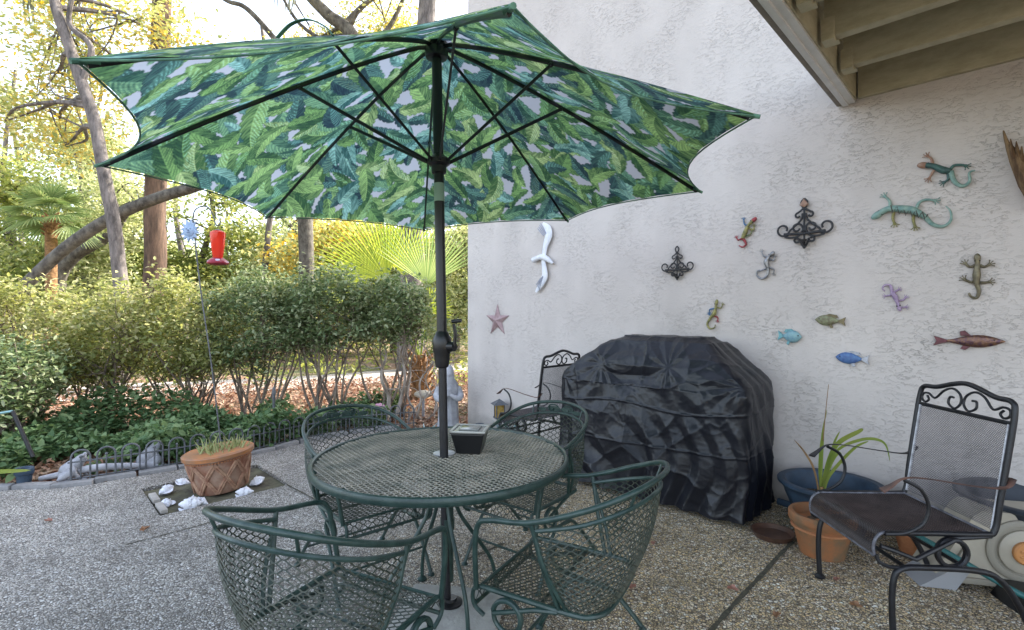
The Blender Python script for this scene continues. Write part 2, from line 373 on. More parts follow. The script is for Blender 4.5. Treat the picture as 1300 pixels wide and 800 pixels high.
# ---------------------------------------------------------------- path
M_path = mat('sandy_path', (.36, .31, .26), .95, col2=(.50, .45, .40), vscale=3, bump=.5, bscale=30, detail=8)
pc = smooth([(-22, 6.2, 0), (-14, 7.6, 0), (-9, 8.9, 0), (-5.5, 10.1, 0), (-2.5, 12.2, 0), (0, 15.5, 0), (3, 21, 0), (8, 29, 0)], 10)
V = []
for i, p in enumerate(pc):
    a = pc[max(i-1, 0)]; b_ = pc[min(i+1, len(pc)-1)]; t = (b_-a).normalized(); s_ = Vector((-t.y, t.x, 0))
    w = 1.05+.12*noise.noise(Vector((i*.5, 0, 0)))
    for k in (-1, -.5, 0, .5, 1):
        q = p+s_*w*k; V.append((q.x, q.y, terrain_z(q.x, q.y)+.03-.015*abs(k)))
tag(grid_mesh('garden_path', np.array(V), len(pc), 5, M_path), kind='structure')

# ---------------------------------------------------------------- patio slab, with a square cut out for the planter
A_ = flo(203, 655); B_ = Vector((-2.93, 4.02, 0)); C_ = flo(367, 615); D_ = C_+(B_-A_)
edge = [Vector(p) for p in [(-9, 2.2, 0), (-6.5, 3.0, 0), (-5.0, 3.72, 0), (-4.0, 3.97, 0), (-3.52, 4.05, 0), (-3.25, 4.26, 0), (-2.86, 4.60, 0), (-2.45, 5.08, 0), (-2.22, 5.45, 0), (-1.85, 5.86, 0), (-1.3, 6.12, 0), (-.62, 6.26, 0)]]
edge_s = smooth(edge, 4)
bm = bmesh.new()
outer = [(p.x, p.y) for p in edge_s]+[(-.52, 6.24)]+[(W(5, 0.0).x, W(5, 0.0).y), (8, -6), (-9, -6)]
def polyface(pts): return [bm.verts.new((x, y, 0)) for x, y in pts]
ov = polyface(outer); iv = polyface([(p.x, p.y) for p in (A_, C_, D_, B_)])
es = [bm.edges.new((ov[i], ov[(i+1) % len(ov)])) for i in range(len(ov))]+[bm.edges.new((iv[i], iv[(i+1) % 4])) for i in range(4)]
r_ = bmesh.ops.triangle_fill(bm, use_beauty=True, use_dissolve=False, edges=es)
# drop any fill inside the hole
cx_ = (A_+C_+D_+B_)/4
for f in [f for f in bm.faces if all(v in iv for v in f.verts)]: bm.faces.remove(f)
bmesh.ops.recalc_face_normals(bm, faces=bm.faces)
for f in bm.faces:
    if f.normal.z < 0: f.normal_flip()
ex = bmesh.ops.extrude_face_region(bm, geom=list(bm.faces))
for g in ex['geom']:
    if isinstance(g, bmesh.types.BMVert): g.co.z = -.12
bmesh.ops.recalc_face_normals(bm, faces=bm.faces)
me = bpy.data.meshes.new('patio'); bm.to_mesh(me); bm.free(); me.materials.append(M_pebble)
tag(link(bpy.data.objects.new('patio', me)), kind='structure')
# soil in the planting square
mb = MB(); nn2 = 22; V = []
for i in range(nn2):
    for j in range(nn2):
        p = A_.lerp(C_, i/(nn2-1)).lerp(B_.lerp(D_, i/(nn2-1)), j/(nn2-1))
        V.append((p.x, p.y, -.028+.018*noise.noise(p*9)))
M_bed = mat('mossy_soil', (.06, .05, .035), .95, col2=(.13, .125, .075), vscale=8, bump=1, bscale=40)
tag(grid_mesh('planting_square_soil', np.array(V), nn2, nn2, M_bed), kind='structure')
# joints: dark tooled strips with old wooden fillers in them
M_joint = mat('joint_filler', (.03, .028, .02), .95, col2=(.10, .09, .06), vscale=40)
def joint(name, p, q, w=.016, z=.004):
    d = (q-p); n = max(2, int(d.length/.03)); t = d.normalized(); s_ = Vector((-t.y, t.x, 0)); V = []
    for i in range(n+1):
        c = p+d*i/n+s_*.006*noise.noise(Vector((i*.13, p.x, p.y)))
        ww = w*(1+.6*noise.noise(Vector((i*.4, p.y, 5))))
        V += [tuple(c-s_*ww/2+Vector((0, 0, z))), tuple(c+s_*ww/2+Vector((0, 0, z)))]
    tag(grid_mesh(name, np.array(V), n+1, 2, M_joint), kind='structure')
joint('patio_joint', flo(1006, 688), flo(880, 826), .022)
joint('patio_joint', flo(160, 692), flo(300, 655), .010)
joint('patio_joint', flo(365, 616), flo(425, 648), .012)
joint('patio_joint', flo(640, 690), flo(590, 712), .02)

# ---------------------------------------------------------------- house
HR = empty('stucco_house', W(-.0, 0, -.1), TH, 'pale grey stucco house with rough trowelled wall beside the patio', 'house')
# front face of the body lies exactly in the wall plane; 0.25 m below the slab
s0 = -4.756; s1 = 6.0
b = MB()
ns, nz = 2, 2
b.box(((s0+s1)/2, 4.0, 3.3), (s1-s0, 8.0, 6.9)); wo = b.build('wall', M_stucco, HR, shade=False)
b = MB().box(((s0+s1)/2, 3.9, 6.86), (s1-s0+.9, 9.0, .2)); b.build('roof', mat('roof_edge', (.22, .2, .18), .7), HR, False)

# ---------------------------------------------------------------- deck overhead (joists, ledger and rim seen from below)
DK = empty('raised_deck', W(0, 0, 0), TH, 'cream painted deck above the patio with open joists underneath', 'deck')
zb = 2.82; OUT = 2.75; sr = -.83; se = 4.2
b = MB().box(((sr+.05+se)/2+.05, -.022, zb+.12), (se-sr-.06, .038, .236), bev=.004); b.build('ledger', M_cream, DK)
for k, d in enumerate((.54, .976, 1.42, 1.865, 2.31)):
    b = MB().box(((sr+.12+se)/2, -d, zb+.125), (se-sr-.13, .042, .21), bev=.004)
    b.box(((sr+.12+se)/2, -d+.012, zb+.024), (se-sr-.13, .064, .012), bev=.003)
    jo = b.build('joist', M_cream, DK)
    h = MB().box((sr+.145, -d+.002, zb+.06), (.06, .075, .12), bev=.003).box((sr+.15, -d+.03, zb+.004), (.07, .05, .008))
    h.build('joist_hanger', M_cream, jo)
b = MB().box((sr+.072, -OUT/2-.004, zb+.128), (.045, OUT, .24), bev=.006); b.build('rim_joist', M_cream, DK)
b = MB().box((sr+.03, -OUT/2-.004, zb+.105), (.036, OUT, .26), bev=.006).box((sr+.062, -OUT/2-.004, zb-.004), (.05, OUT, .018), bev=.004); b.build('fascia', M_white, DK)
b = MB().box((sr-.006, -OUT/2-.004, zb+.085), (.034, OUT, .20), bev=.01).box((sr-.03, -OUT/2-.004, zb+.20), (.02, OUT, .05), bev=.006); b.build('edge_trim', M_brown, DK)
b = MB().box((se+.01, -OUT/2, zb+.125), (.05, OUT, .25)).box(((sr+se)/2+.03, -OUT-.03, zb+.125), (se-sr+.06, .04, .25)); b.build('outer_rim', M_cream, DK)
b = MB()
nb = int(OUT/.145)
for k in range(nb+1): b.box(((sr+se)/2, -.075-k*.145, zb+.252), (se-sr+.1, .138, .036))
b.build('decking', M_cream, DK)

# ---------------------------------------------------------------- camera, sky, sun
cam = bpy.data.cameras.new('camera'); co = bpy.data.objects.new('camera', cam); C.objects.link(co); scn.camera = co
co.location = (0, 0, CZ); co.rotation_euler = (math.radians(90), 0, 0)
cam.sensor_width = 36; cam.lens = F/1300*36; cam.clip_end = 2000; cam.clip_start = .02
SUN_EL = 37.0; sd = Vector((.82, .57, 0)).normalized()
az = math.atan2(sd.x, sd.y)                       # clockwise from +Y
w = bpy.data.worlds.new('World'); scn.world = w; w.use_nodes = True; wn = w.node_tree
sky = wn.nodes.new('ShaderNodeTexSky'); sky.sky_type = 'NISHITA'; sky.sun_disc = False
sky.sun_elevation = math.radians(SUN_EL); sky.sun_rotation = az
sky.dust_density = 2.2; sky.ozone_density = .7; sky.air_density = 1.0
hz = wn.nodes.new('ShaderNodeHueSaturation'); hz.inputs['Saturation'].default_value = .62; wn.links.new(sky.outputs[0], hz.inputs['Color']); wn.links.new(hz.outputs[0], wn.nodes['Background'].inputs[0]); wn.nodes['Background'].inputs[1].default_value = .15
sl = bpy.data.lights.new('sun', 'SUN'); sl.energy = 2.3; sl.angle = math.radians(.5); sl.color = (1, .93, .82)
so = bpy.data.objects.new('sun', sl); C.objects.link(so)
tow = Vector((sd.x*math.cos(math.radians(SUN_EL)), sd.y*math.cos(math.radians(SUN_EL)), math.sin(math.radians(SUN_EL))))
so.rotation_euler = tow.to_track_quat('Z', 'Y').to_euler()
scn.view_settings.view_transform = 'Standard'; scn.view_settings.look = 'None'
scn.view_settings.exposure = 2.38; scn.view_settings.gamma = 1
scn.render.engine = 'CYCLES'; scn.cycles.max_bounces = 5; scn.cycles.diffuse_bounces = 3; scn.cycles.glossy_bounces = 3; scn.cycles.transparent_max_bounces = 16
# ================================================================ umbrella
def paint_canopy(n=1250, half=1.5):
    """broad tropical leaves printed over pale cloth, as an albedo raster"""
    r = np.random.default_rng(3)
    img = np.empty((n, n, 3)); img[:] = (.60, .62, .68)
    px = 2*half/n
    pal = [((.010, .035, .045), (.06, .17, .13)), ((.014, .06, .028), (.14, .30, .08)), ((.018, .075, .03), (.24, .42, .12)),
           ((.012, .06, .045), (.12, .28, .15)), ((.014, .08, .075), (.20, .42, .36)), ((.03, .10, .03), (.36, .50, .18)), ((.008, .028, .045), (.05, .15, .13))]
    prob = np.array([.14, .22, .2, .14, .1, .1, .1]); prob /= prob.sum()
    ng = 37; order = r.permutation(ng*ng)
    for k, o_ in enumerate(order):
        cx = (o_ % ng+r.uniform(.1, .9))/ng*n; cy = (o_//ng+r.uniform(.1, .9))/ng*n
        L = r.uniform(.15, .25)/px; Wd = L*r.uniform(.17, .25); th = r.uniform(0, 2*PI); bend = r.uniform(-.9, .9)
        x0, x1 = int(max(0, cx-L)), int(min(n, cx+L)); y0, y1 = int(max(0, cy-L)), int(min(n, cy+L))
        if x1 <= x0 or y1 <= y0: continue
        yy, xx = np.mgrid[y0:y1, x0:x1]; dx = xx-cx; dy = yy-cy
        a = (dx*math.cos(th)+dy*math.sin(th))/L; b = (-dx*math.sin(th)+dy*math.cos(th))/Wd
        b = b+bend*(1-4*a*a)*1.1
        t = a+.5; inside = (t > 0) & (t < 1); tt = np.clip(t, 0, 1)
        wd = np.sin(PI*tt**.7)**.62
        notch = 1-.16*np.abs(np.sin((tt*7+k)*PI))**6
        msk = inside & (np.abs(b) < wd*notch)
        if r.random() < .25 and len(msk): pass
        c0, c1 = pal[r.choice(7, p=prob)]; c0 = np.array(c0); c1 = np.array(c1)
        q_ = tt*L*px-np.abs(b)*Wd*px*(.5+.7*np.abs(b))*1.3; k1 = r.uniform(.014, .022)
        vein = .5+.5*np.sin(q_*2*PI/k1+r.uniform(0, 6)+2.2*np.sin(tt*7+k)+1.5*np.sin(b*3+k*3)); fine = .5+.5*np.sin(q_*2*PI/(k1*.31)+b*4+k*2)
        lit = 1 if r.random() < .5 else -1
        side = np.where(b*lit > 0, .26, -.16); f = np.clip(.34+.26*(vein-.5)+.24*(fine-.5)+.22*np.sin(q_*2*PI/.05+k)*np.cos(b*5+k)+side+.22*np.sin(tt*PI*1.5+k), 0, 1)
        f = np.where(np.abs(b) < .04, .9, f); f = f*np.clip((wd*notch-np.abs(b))/.16+.35, 0, 1)
        col = c0+(c1-c0)*f[..., None]
        hi = np.clip((vein-.62)*3.2, 0, 1)*(fine > .45)*(b*lit > 0)
        col = col+hi[..., None]*(np.array((.12, .30, .26)) if r.random() < .4 else np.array((.16, .22, .05)))*.7
        col = col*(1-.45*((vein < .10) & (fine < .5)))[..., None]
        reg = img[y0:y1, x0:x1]; cm_ = col[msk]*1.62+.015; gm = cm_.mean(axis=1, keepdims=True); reg[msk] = np.minimum(.85, cm_*.86+gm*.14)
    return img
IMG = paint_canopy(); IH = 1.5
M_can = bpy.data.materials.new('leaf_print_cloth'); nt, N, L, P = nodes(M_can)
at = N.new('ShaderNodeAttribute'); at.attribute_name = 'print'
L.new(at.outputs['Color'], P.inputs['Base Color']); P.inputs['Roughness'].default_value = .8; P.inputs['Specular IOR Level'].default_value = .15
tr = N.new('ShaderNodeBsdfTranslucent'); L.new(at.outputs['Color'], tr.inputs['Color'])
mix = N.new('ShaderNodeMixShader'); mix.inputs[0].default_value = .52; L.new(P.outputs[0], mix.inputs[1]); L.new(tr.outputs[0], mix.inputs[2]); L.new(mix.outputs[0], N['Material Output'].inputs['Surface'])
wv = N.new('ShaderNodeTexNoise'); wv.inputs['Scale'].default_value = 9; wv.inputs['Detail'].default_value = 3; tcc = N.new('ShaderNodeTexCoord'); L.new(tcc.outputs['Object'], wv.inputs['Vector'])
bb = N.new('ShaderNodeBump'); bb.inputs['Strength'].default_value = .35; bb.inputs['Distance'].default_value = .02; L.new(wv.outputs['Fac'], bb.inputs['Height']); L.new(bb.outputs[0], P.inputs['Normal'])

UX, UY = -.335, 2.395
UM = empty('patio_umbrella', (UX, UY, 0), 0, 'large open patio umbrella with a green tropical leaf print on a black pole', 'umbrella')
HUB = Vector((-.02, .0, 2.615)); RR = 1.385; ZT = 2.66; ZE = 2.005
# corner offsets fitted to the eight rib ends (angle from +Y, clockwise)
cor = []
zc = {0: 2.0, 1: 2.035, 2: 2.035, 3: 2.04, 4: 2.012, 5: 1.985, 6: 1.985, 7: 1.975}
rc = {0: 1.39, 1: 1.36, 2: 1.365, 3: 1.335, 4: 1.385, 5: 1.38, 6: 1.40, 7: 1.385}
for k in range(8):
    a = math.radians(-13.5+45*k); cor.append(Vector((.012+rc[k]*math.sin(a), rc[k]*math.cos(a), zc[k])))
APX = Vector((-.02, 0, ZT))
def ribp(k, a):
    e = cor[k % 8]; p = APX.lerp(e, a); p.z = APX.z+(e.z-APX.z)*(a**1.17)+.0; return p
def canp(k, a, t):
    p = ribp(k, a).lerp(ribp(k+1, a), t); q = 4*t*(1-t)
    pull = (.05 if k == 4 else .105)*a**3.2*q
    c = APX.copy(); c.z = p.z
    p = p+(c-p)*pull; p.z -= .018*q*a*(1-a)*4; p.z -= 0
    return p
nA, nB = 300, 236; Vs = []; Fs = []; off = 0
for k in range(8):
    g = np.empty((nA, nB, 3))
    for i in range(nA):
        a = .012+(1-.012)*i/(nA-1)
        r1 = ribp(k, a); r2 = ribp(k+1, a); t = np.linspace(0, 1, nB)[:, None]; q = 4*t*(1-t)
        p = np.array(r1)*(1-t)+np.array(r2)*t; c = p.copy(); c[:, 0] = APX.x; c[:, 1] = APX.y
        p = p+(c-p)*((.05 if k == 4 else .105)*a**3.2*q)
        ph = rng.uniform(0, 6) if i == 0 else ph
        if k == 4: p[:, 2:3] -= .0*q
        wr = .005*np.sin(t*23+a*5+ph)*q*a**2*(1-a)*2+.002*np.sin(t*37+a*17+ph*2)*q*a**3
        p[:, 2:3] += -.018*q*a*(1-a)*4+wr
        g[i] = p
    Vs.append(g.reshape(-1, 3)); ii = np.arange(nA-1)[:, None]*nB; jj = np.arange(nB-1)[None, :]; a_ = (ii+jj).ravel()+off
    Fs.append(np.stack([a_, a_+nB, a_+nB+1, a_+1], 1)); off += nA*nB
V = np.concatenate(Vs); Fq = np.concatenate(Fs)
cano = np_mesh('canopy', V, Fq, M_can, UM, True)
ca = cano.data.color_attributes.new('print', 'FLOAT_COLOR', 'POINT')
# flat cloth coordinate: unroll by true distance from the apex
dx = V[:, 0]-APX.x; dy = V[:, 1]-APX.y; n_ = IMG.shape[0]
u = (dx/IH*.5+.5)*(n_-1); v = (dy/IH*.5+.5)*(n_-1)
u = np.clip(u, 0, n_-1.001); v = np.clip(v, 0, n_-1.001); iu = u.astype(int); iv_ = v.astype(int)
fu = (u-iu)[:, None]; fv = (v-iv_)[:, None]
iu1 = np.minimum(iu+1, n_-1); iv1 = np.minimum(iv_+1, n_-1)
colr = IMG[iv_, iu]*(1-fu)*(1-fv)+IMG[iv_, iu1]*fu*(1-fv)+IMG[iv1, iu]*(1-fu)*fv+IMG[iv1, iu1]*fu*fv
buf = np.ones((len(V), 4), dtype=np.float32); buf[:, :3] = colr; ca.data.foreach_set('color', buf.ravel())
# hem: folded edge binding along the rim
M_hem = mat('canopy_hem', (.03, .09, .06), .8, col2=(.12, .25, .16), vscale=14)
b = MB(); ring = []
for k in range(8):
    for i in range(14): ring.append(canp(k, 1.0, i/14)+Vector((0, 0, -.006)))
b.tube(ring, .0035, 6, closed=True); b.build('hem', M_hem, UM)
b = MB()
for k in range(8):
    e = cor[k]; d = (e-APX).normalized(); MB().tube([e-d*.05+Vector((0, 0, -.012)), e+d*.012+Vector((0, 0, -.006))], [.010, .007], 8).build('rib_pocket', M_hem, UM)
b = MB().lathe([(.06, ZT-.012), (.05, ZT+.01), (.02, ZT+.025), (.018, ZT+.05), (.022, ZT+.07), (.012, ZT+.09), (0, ZT+.095)], (-.02, 0, 0), 16); b.build('finial', M_blackpow, UM)
# pole
pb = Vector((.035, -.055, .05)); pt = Vector((-.02, 0, 2.62))
def pol(z): t = (z-pb.z)/(pt.z-pb.z); return pb.lerp(pt, t)
b = MB().tube([pol(1.25), pt], .0235, 20); b.build('upper_pole', M_blackpow, UM)
b = MB().tube([pb, pol(1.28)], .0195, 20); b.build('lower_pole', M_black, UM)
b = MB().tube([pol(1.90), pol(1.985)], .0245, 20); b.build('pole_sleeve', mat('grey_green_sleeve', (.25, .36, .30), .4, metal=.3), UM)
cz = 1.225
prof = [(.022, -.10), (.030, -.095), (.036, -.06), (.036, -.04), (.043, -.02), (.044, .03), (.034, .055), (.025, .07)]
b = MB().lathe(prof, pol(cz), 24)
b.tube([pol(cz)+Vector((.02, -.01, .0)), pol(cz)+Vector((.062, -.03, 0))], [.026, .022], 16)
cb = b.build('crank_housing', M_blackpow, UM)
b = MB().tube(smooth([pol(cz)+Vector((.062, -.035, 0)), pol(cz)+Vector((.066, -.04, .06)), pol(cz)+Vector((.058, -.04, .105))], 4), .008, 8, flat=(1, 1.6)).tube([pol(cz)+Vector((.05, -.04, .115)), pol(cz)+Vector((.095, -.05, .12))], .009, 10); b.build('crank_handle', M_blackpow, cb)
b = MB().lathe([(.026, -.03), (.050, -.025), (.055, -.01), (.055, .012), (.035, .02), (.026, .03)], HUB+Vector((0, 0, -.01)), 24); b.build('top_hub', M_blackpow, UM)
RUN = Vector((-.008, -.01, 2.085))
b = MB().lathe([(.026, -.055), (.034, -.05), (.036, -.02), (.052, -.008), (.054, .012), (.04, .024), (.027, .035)], RUN, 24); b.build('runner', M_blackpow, UM)
for k in range(8):
    b = MB(); pts = [HUB.lerp(ribp(k, .05), .6)+Vector((0, 0, -.006))]+[ribp(k, a)+Vector((0, 0, -.017)) for a in np.linspace(.06, .985, 16)]
    b.tube(pts, .0085, 6, flat=(1.25, .75)); rb = b.build('rib', M_blackpow, UM)
    e = ribp(k, .44)+Vector((0, 0, -.026)); d = (e-RUN).normalized()
    b = MB().tube([RUN+Vector((d.x, d.y, 0)).normalized()*.045, e], .0065, 6, flat=(1.3, .8)).ball(e, .011, 8, 6); b.build('strut', M_blackpow, rb)
# cloth tie lying on top of the panel
b = MB(); q0 = ribp(5, .52)+Vector((0, 0, .004))
b.tube(smooth([q0+Vector((-.12, .02, .0)), q0+Vector((-.07, .02, .05)), q0+Vector((0, .0, .055)), q0+Vector((.06, .0, .03)), q0+Vector((.085, .0, .0))], 6), .011, 6, flat=(.25, 1.0)); b.build('cloth_tie', M_hem, UM)
# slab base
SB = empty('umbrella_base', (-.285, 2.26, 0), math.radians(-8), 'mottled concrete slab base holding the umbrella pole under the table', 'umbrella base')
b = MB().box((0, 0, .024), (.46, .46, .046), bev=.014); b.build('slab', M_concrete, SB)
b = MB().lathe([(.055, .047), (.055, .056), (.03, .062), (.028, .075), (.0245, .075)], (-.008, .075, 0), 24); b.build('pole_socket', M_blackpow, SB)

# ================================================================ table
TX, TY = -.325, 2.385
TB = empty('mesh_table', (TX, TY, 0), .2, 'round green patio table with a wavy metal mesh top', 'table')
R_ = .578
b = MB(); prof = []
b.tube([(R_*math.cos(a), R_*math.sin(a), .703) for a in np.linspace(0, 2*PI, 97)[:-1]], .017, 10, closed=True, flat=(1.15, .75)); b.build('rim', M_green, TB)
RM = Matrix.Rotation(-.42, 3, 'Z')
def tm(u, v):
    x = (u-.5)*1.22; y = (v-.5)*1.22
    if x*x+y*y > .568**2 or x*x+y*y < .032**2: return None
    p = RM@Vector((x, y, .713+.0016*math.sin(x*9)*math.sin(y*7))); return p
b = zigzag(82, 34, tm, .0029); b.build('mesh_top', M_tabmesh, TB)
b = MB()
for k in range(4):
    a = k*PI/2+.35; b.tube([(.04*math.cos(a), .04*math.sin(a), .695), (.57*math.cos(a), .57*math.sin(a), .697)], .007, 6)
b.tube([(.3*math.cos(a), .3*math.sin(a), .694) for a in np.linspace(0, 2*PI, 49)[:-1]], .006, 6, closed=True)
b.build('support_frame', M_green, TB)
b = MB().lathe([(.024, .715), (.050, .716), (.052, .720), (.026, .724)], (0.008, .015, 0), 28); b.build('umbrella_collar', M_silver, TB)
b = MB().lathe([(.028, .14), (.028, .70)], (.02, -.03, 0), 20); b.lathe([(.033, .38), (.033, .43)], (.02, -.03, 0), 20); b.build('centre_tube', M_green, TB)
for k in range(4):
    a = math.radians((20, 108, 196, 288)[k]); c, s_ = math.cos(a), math.sin(a)
    prof = [(.17, .70), (.10, .685), (.060, .63), (.055, .54), (.085, .43), (.17, .30), (.25, .18), (.28, .09), (.285, .012)]
    b = MB().tube([(r*c, r*s_, z) for r, z in smooth([Vector((r, z, 0)) for r, z in prof], 5) for z in (z,)] if False else [(q.x*c, q.x*s_, q.y) for q in smooth([Vector((r, z, 0)) for r, z in prof], 5)], .0095, 8)
    b.lathe([(.022, 0), (.024, .008), (.01, .02)], (.285*c, .285*s_, 0), 14); b.build('leg', M_green, TB)

# solar light bowl on the table
PL = empty('solar_table_light', (-.20, 2.445, .715), -.12, 'small square black bowl with a silver framed clear lid on the table', 'table light')
def frustum(b, z0, h0, z1, h1):
    V = [(sx*h, sy*h, z) for z, h in ((z0, h0), (z1, h1)) for sx, sy in ((-1, -1), (1, -1), (1, 1), (-1, 1))]
    b.add(V, [(0, 1, 2, 3), (4, 5, 6, 7)]+[(i, (i+1) % 4, 4+(i+1) % 4, 4+i) for i in range(4)])
b = MB(); frustum(b, .002, .056, .098, .078); frustum(b, .098, .081, .104, .083); ob = b.build('bowl', mat('black_plastic', (.012, .012, .013), .28), PL, False)
bv = ob.modifiers.new('b', 'BEVEL'); bv.width = .006; bv.segments = 2
b = MB()
for sx, sy, w_, d_ in ((0, 1, .172, .016), (0, -1, .172, .016), (1, 0, .016, .142), (-1, 0, .016, .142)): b.box((sx*.078, sy*.078, .109), (w_, d_, .010), bev=.003)
b.build('lid_frame', mat('brushed_silver', (.36, .36, .34), .4, metal=.5), PL)
M_lid = mat('grey_clear_plastic', (.17, .175, .165), .2, var=.15, vscale=20)
b = MB().box((0, 0, .106), (.142, .142, .006)); b.box((0, 0, .112), (.095, .095, .008), bev=.004); b.build('lid', M_lid, PL)
b = MB().tube([(0, -.02, .0), (0, -.02, -.12)], .004, 6); b.build('stake', M_blackpow, PL)

# ================================================================ green mesh barrel chairs
def make_barrel():
    t = empty('barrel_chair', (0, 0, 0))
    r = .0098
    hoop = [(-.235, .215, .395), (-.258, .205, .55), (-.268, .185, .64), (-.275, .13, .668), (-.284, -.03, .695), (-.268, -.22, .765), (-.18, -.345, .818), (0, -.395, .838)]
    hp = smooth(hoop+[(-x, y, z) for x, y, z in hoop[-2::-1]], 7)
    MB().tube(hp, r, 10).build('arm_hoop', M_green, t)
    Bq = smooth([(-.222, -.13, .402), (-.208, -.20, .40), (-.12, -.243, .398), (0, -.252, .398), (.12, -.243, .398), (.208, -.20, .40), (.222, -.13, .402)], 12)
    Tq = smooth([(-.276, -.035, .665), (-.263, -.20, .712), (-.17, -.325, .757), (0, -.372, .775), (.17, -.325, .757), (.263, -.20, .712), (.276, -.035, .665)], 12)
    Bq = [Vector(p) for p in Bq]; Tq = [Vector(p) for p in Tq]; n = len(Bq)-1
    def bowl(u, v):
        f = u*n; i = min(int(f), n-1); f -= i
        a = Bq[i].lerp(Bq[i+1], f); b_ = Tq[i].lerp(Tq[i+1], f); p = a.lerp(b_, v); q = math.sin(v*PI)*.022
        c = Vector((p.x, p.y+.1, 0)); c.normalize(); return p+c*q
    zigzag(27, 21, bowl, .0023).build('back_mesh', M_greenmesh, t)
    tr_ = MB().tube(Tq, .0075, 8)
    tr_.tube([Bq[0], bowl(0, .33), bowl(0, .66), Tq[0]], .0075, 8).tube([Bq[-1], bowl(1, .33), bowl(1, .66), Tq[-1]], .0075, 8); tr_.build('back_frame', M_green, t)
    for sx in (-1, 1):
        MB().tube([(sx*.283, -.03, .692), (sx*.262, -.06, .55), (sx*.226, -.105, .402)], .0085, 8).build('side_strut', M_green, t)
        MB().tube([(sx*.175, -.343, .815), (sx*.165, -.325, .762)], .005, 6).build('side_strut', M_green, t)
    # leaf scrolls between the hoop and the mesh at the top of the back
    b = MB()
    for sx in (-1, 1):
        y0 = -.384; z0 = .806
        b.tube(smooth([(sx*.01, y0-.005, .779), (sx*.03, y0, .815), (sx*.075, y0+.005, .815), (sx*.085, y0+.008, .79), (sx*.06, y0+.008, .783), (sx*.052, y0+.008, .797)], 5), .0045, 6)
        leaf = [(sx*(.05+.05*math.cos(a)), .795+.016*math.sin(a)) for a in np.linspace(0, 2*PI, 13)[:-1]]
        b.prism(leaf, y0-.003, y0+.003, .2)
        leaf = [(sx*(.125+.035*math.cos(a)), .787+.012*math.sin(a)-sx*0) for a in np.linspace(0, 2*PI, 13)[:-1]]
        b.prism(leaf, y0+.014, y0+.022, .2)
    b.build('leaf_scroll', M_green, t)
    # seat
    def seat(u, v):
        x = (u-.5)*.45; y = -.235+v*.50
        if y < -.2: x *= (1-.25*((-.2-y)/.035))
        z = .402-.012*math.sin(PI*u)
        if y > .205: e = (y-.205)/.06; z -= .07*e*e*1.0; y = .205+.022*math.sin(min(1, e)*PI/2)
        return Vector((x, y, z))
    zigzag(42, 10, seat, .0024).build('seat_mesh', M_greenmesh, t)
    fr = smooth([(-.225, .20, .402), (-.228, .05, .402), (-.225, -.14, .40), (-.205, -.21, .40), (-.12, -.245, .398), (.12, -.245, .398), (.205, -.21, .40), (.225, -.14, .40), (.228, .05, .402), (.225, .20, .402)], 5)
    b = MB().tube(fr, .0095, 8)
    b.tube([(-.225, .207, .400), (.225, .207, .400)], .006, 6).tube([(-.222, .228, .332), (.222, .228, .332)], .0075, 8)
    for sx in (-1, 1): b.tube(smooth([(sx*.225, .18, .402), (sx*.226, .222, .395), (sx*.226, .236, .365), (sx*.224, .228, .325), (sx*.222, .19, .30)], 4), .008, 8)
    b.tube([(-.22, -.02, .385), (.22, -.02, .385)], .0065, 6)
    b.build('seat_frame', M_green, t)
    for sx in (-1, 1):
        b = MB(); pts = []
        for i in range(41):
            a = -PI/2-i/40*2*PI*1.75; pts.append((sx*(.236+.012*i/40), .085+.054*math.cos(a), .335+.054*math.sin(a)))
        pts = [(sx*.236, -.10, .262), (sx*.236, .0, .27)]+pts+[(sx*.238, -.02, .385), (sx*.228, -.10, .395)]
        b.tube(pts, .0085, 8); b.build('spring_coil', M_green, t)
        MB().tube(smooth([(sx*.236, -.04, .27), (sx*.238, -.13, .255), (sx*.245, -.24, .15), (sx*.252, -.36, .012)], 6), .0095, 8).lathe([(.017, 0), (.018, .006), (.009, .018)], (sx*.253, -.363, 0), 12).build('leg', M_green, t)
        MB().tube(smooth([(sx*.236, -.04, .27), (sx*.238, .05, .25), (sx*.243, .12, .15), (sx*.248, .20, .012)], 6), .0095, 8).lathe([(.017, 0), (.018, .006), (.009, .018)], (sx*.248, .203, 0), 12).build('leg', M_green, t)
    MB().tube([(-.245, .135, .13), (.245, .135, .13)], .0065, 6).tube([(-.245, -.25, .14), (.245, -.25, .14)], .0065, 6).build('stretcher', M_green, t)
    return t
proto = make_barrel(); G = 'green mesh barrel chairs around the table'
def fz(fx, fy): return math.atan2(-fx, fy)       # rotate +Y onto (fx,fy)
cs = [(.175, 1.915, -.87, .49, 'green mesh chair nearest the camera on the right, in front of the covered grill'),
      (-.55, 1.665, .44, .90, 'green mesh chair in the left foreground, seen from behind with its lower half cut off'),
      (-.745, 2.67, .655, -.755, 'green mesh chair behind the left side of the table, nearest the lattice pot'),
      (.06, 2.80, -.62, -.785, 'green mesh chair behind the right side of the table, between the table and the grill')]
for i, (x, y, fx, fy, lab) in enumerate(cs):
    o = proto if i == 0 else copy_tree(proto); o.location = (x, y, 0); o.rotation_euler = (0, 0, fz(fx, fy)); tag(o, lab, 'chair', G)
    if i < 2: PLAIN = globals().get('PLAIN', []); PLAIN.append(o)

# the two front chairs have no scrollwork between hoop and mesh
for o in PLAIN:
    for ch in list(o.children):
        if ch.name.startswith('leaf_scroll'): bpy.data.objects.remove(ch, do_unlink=True)
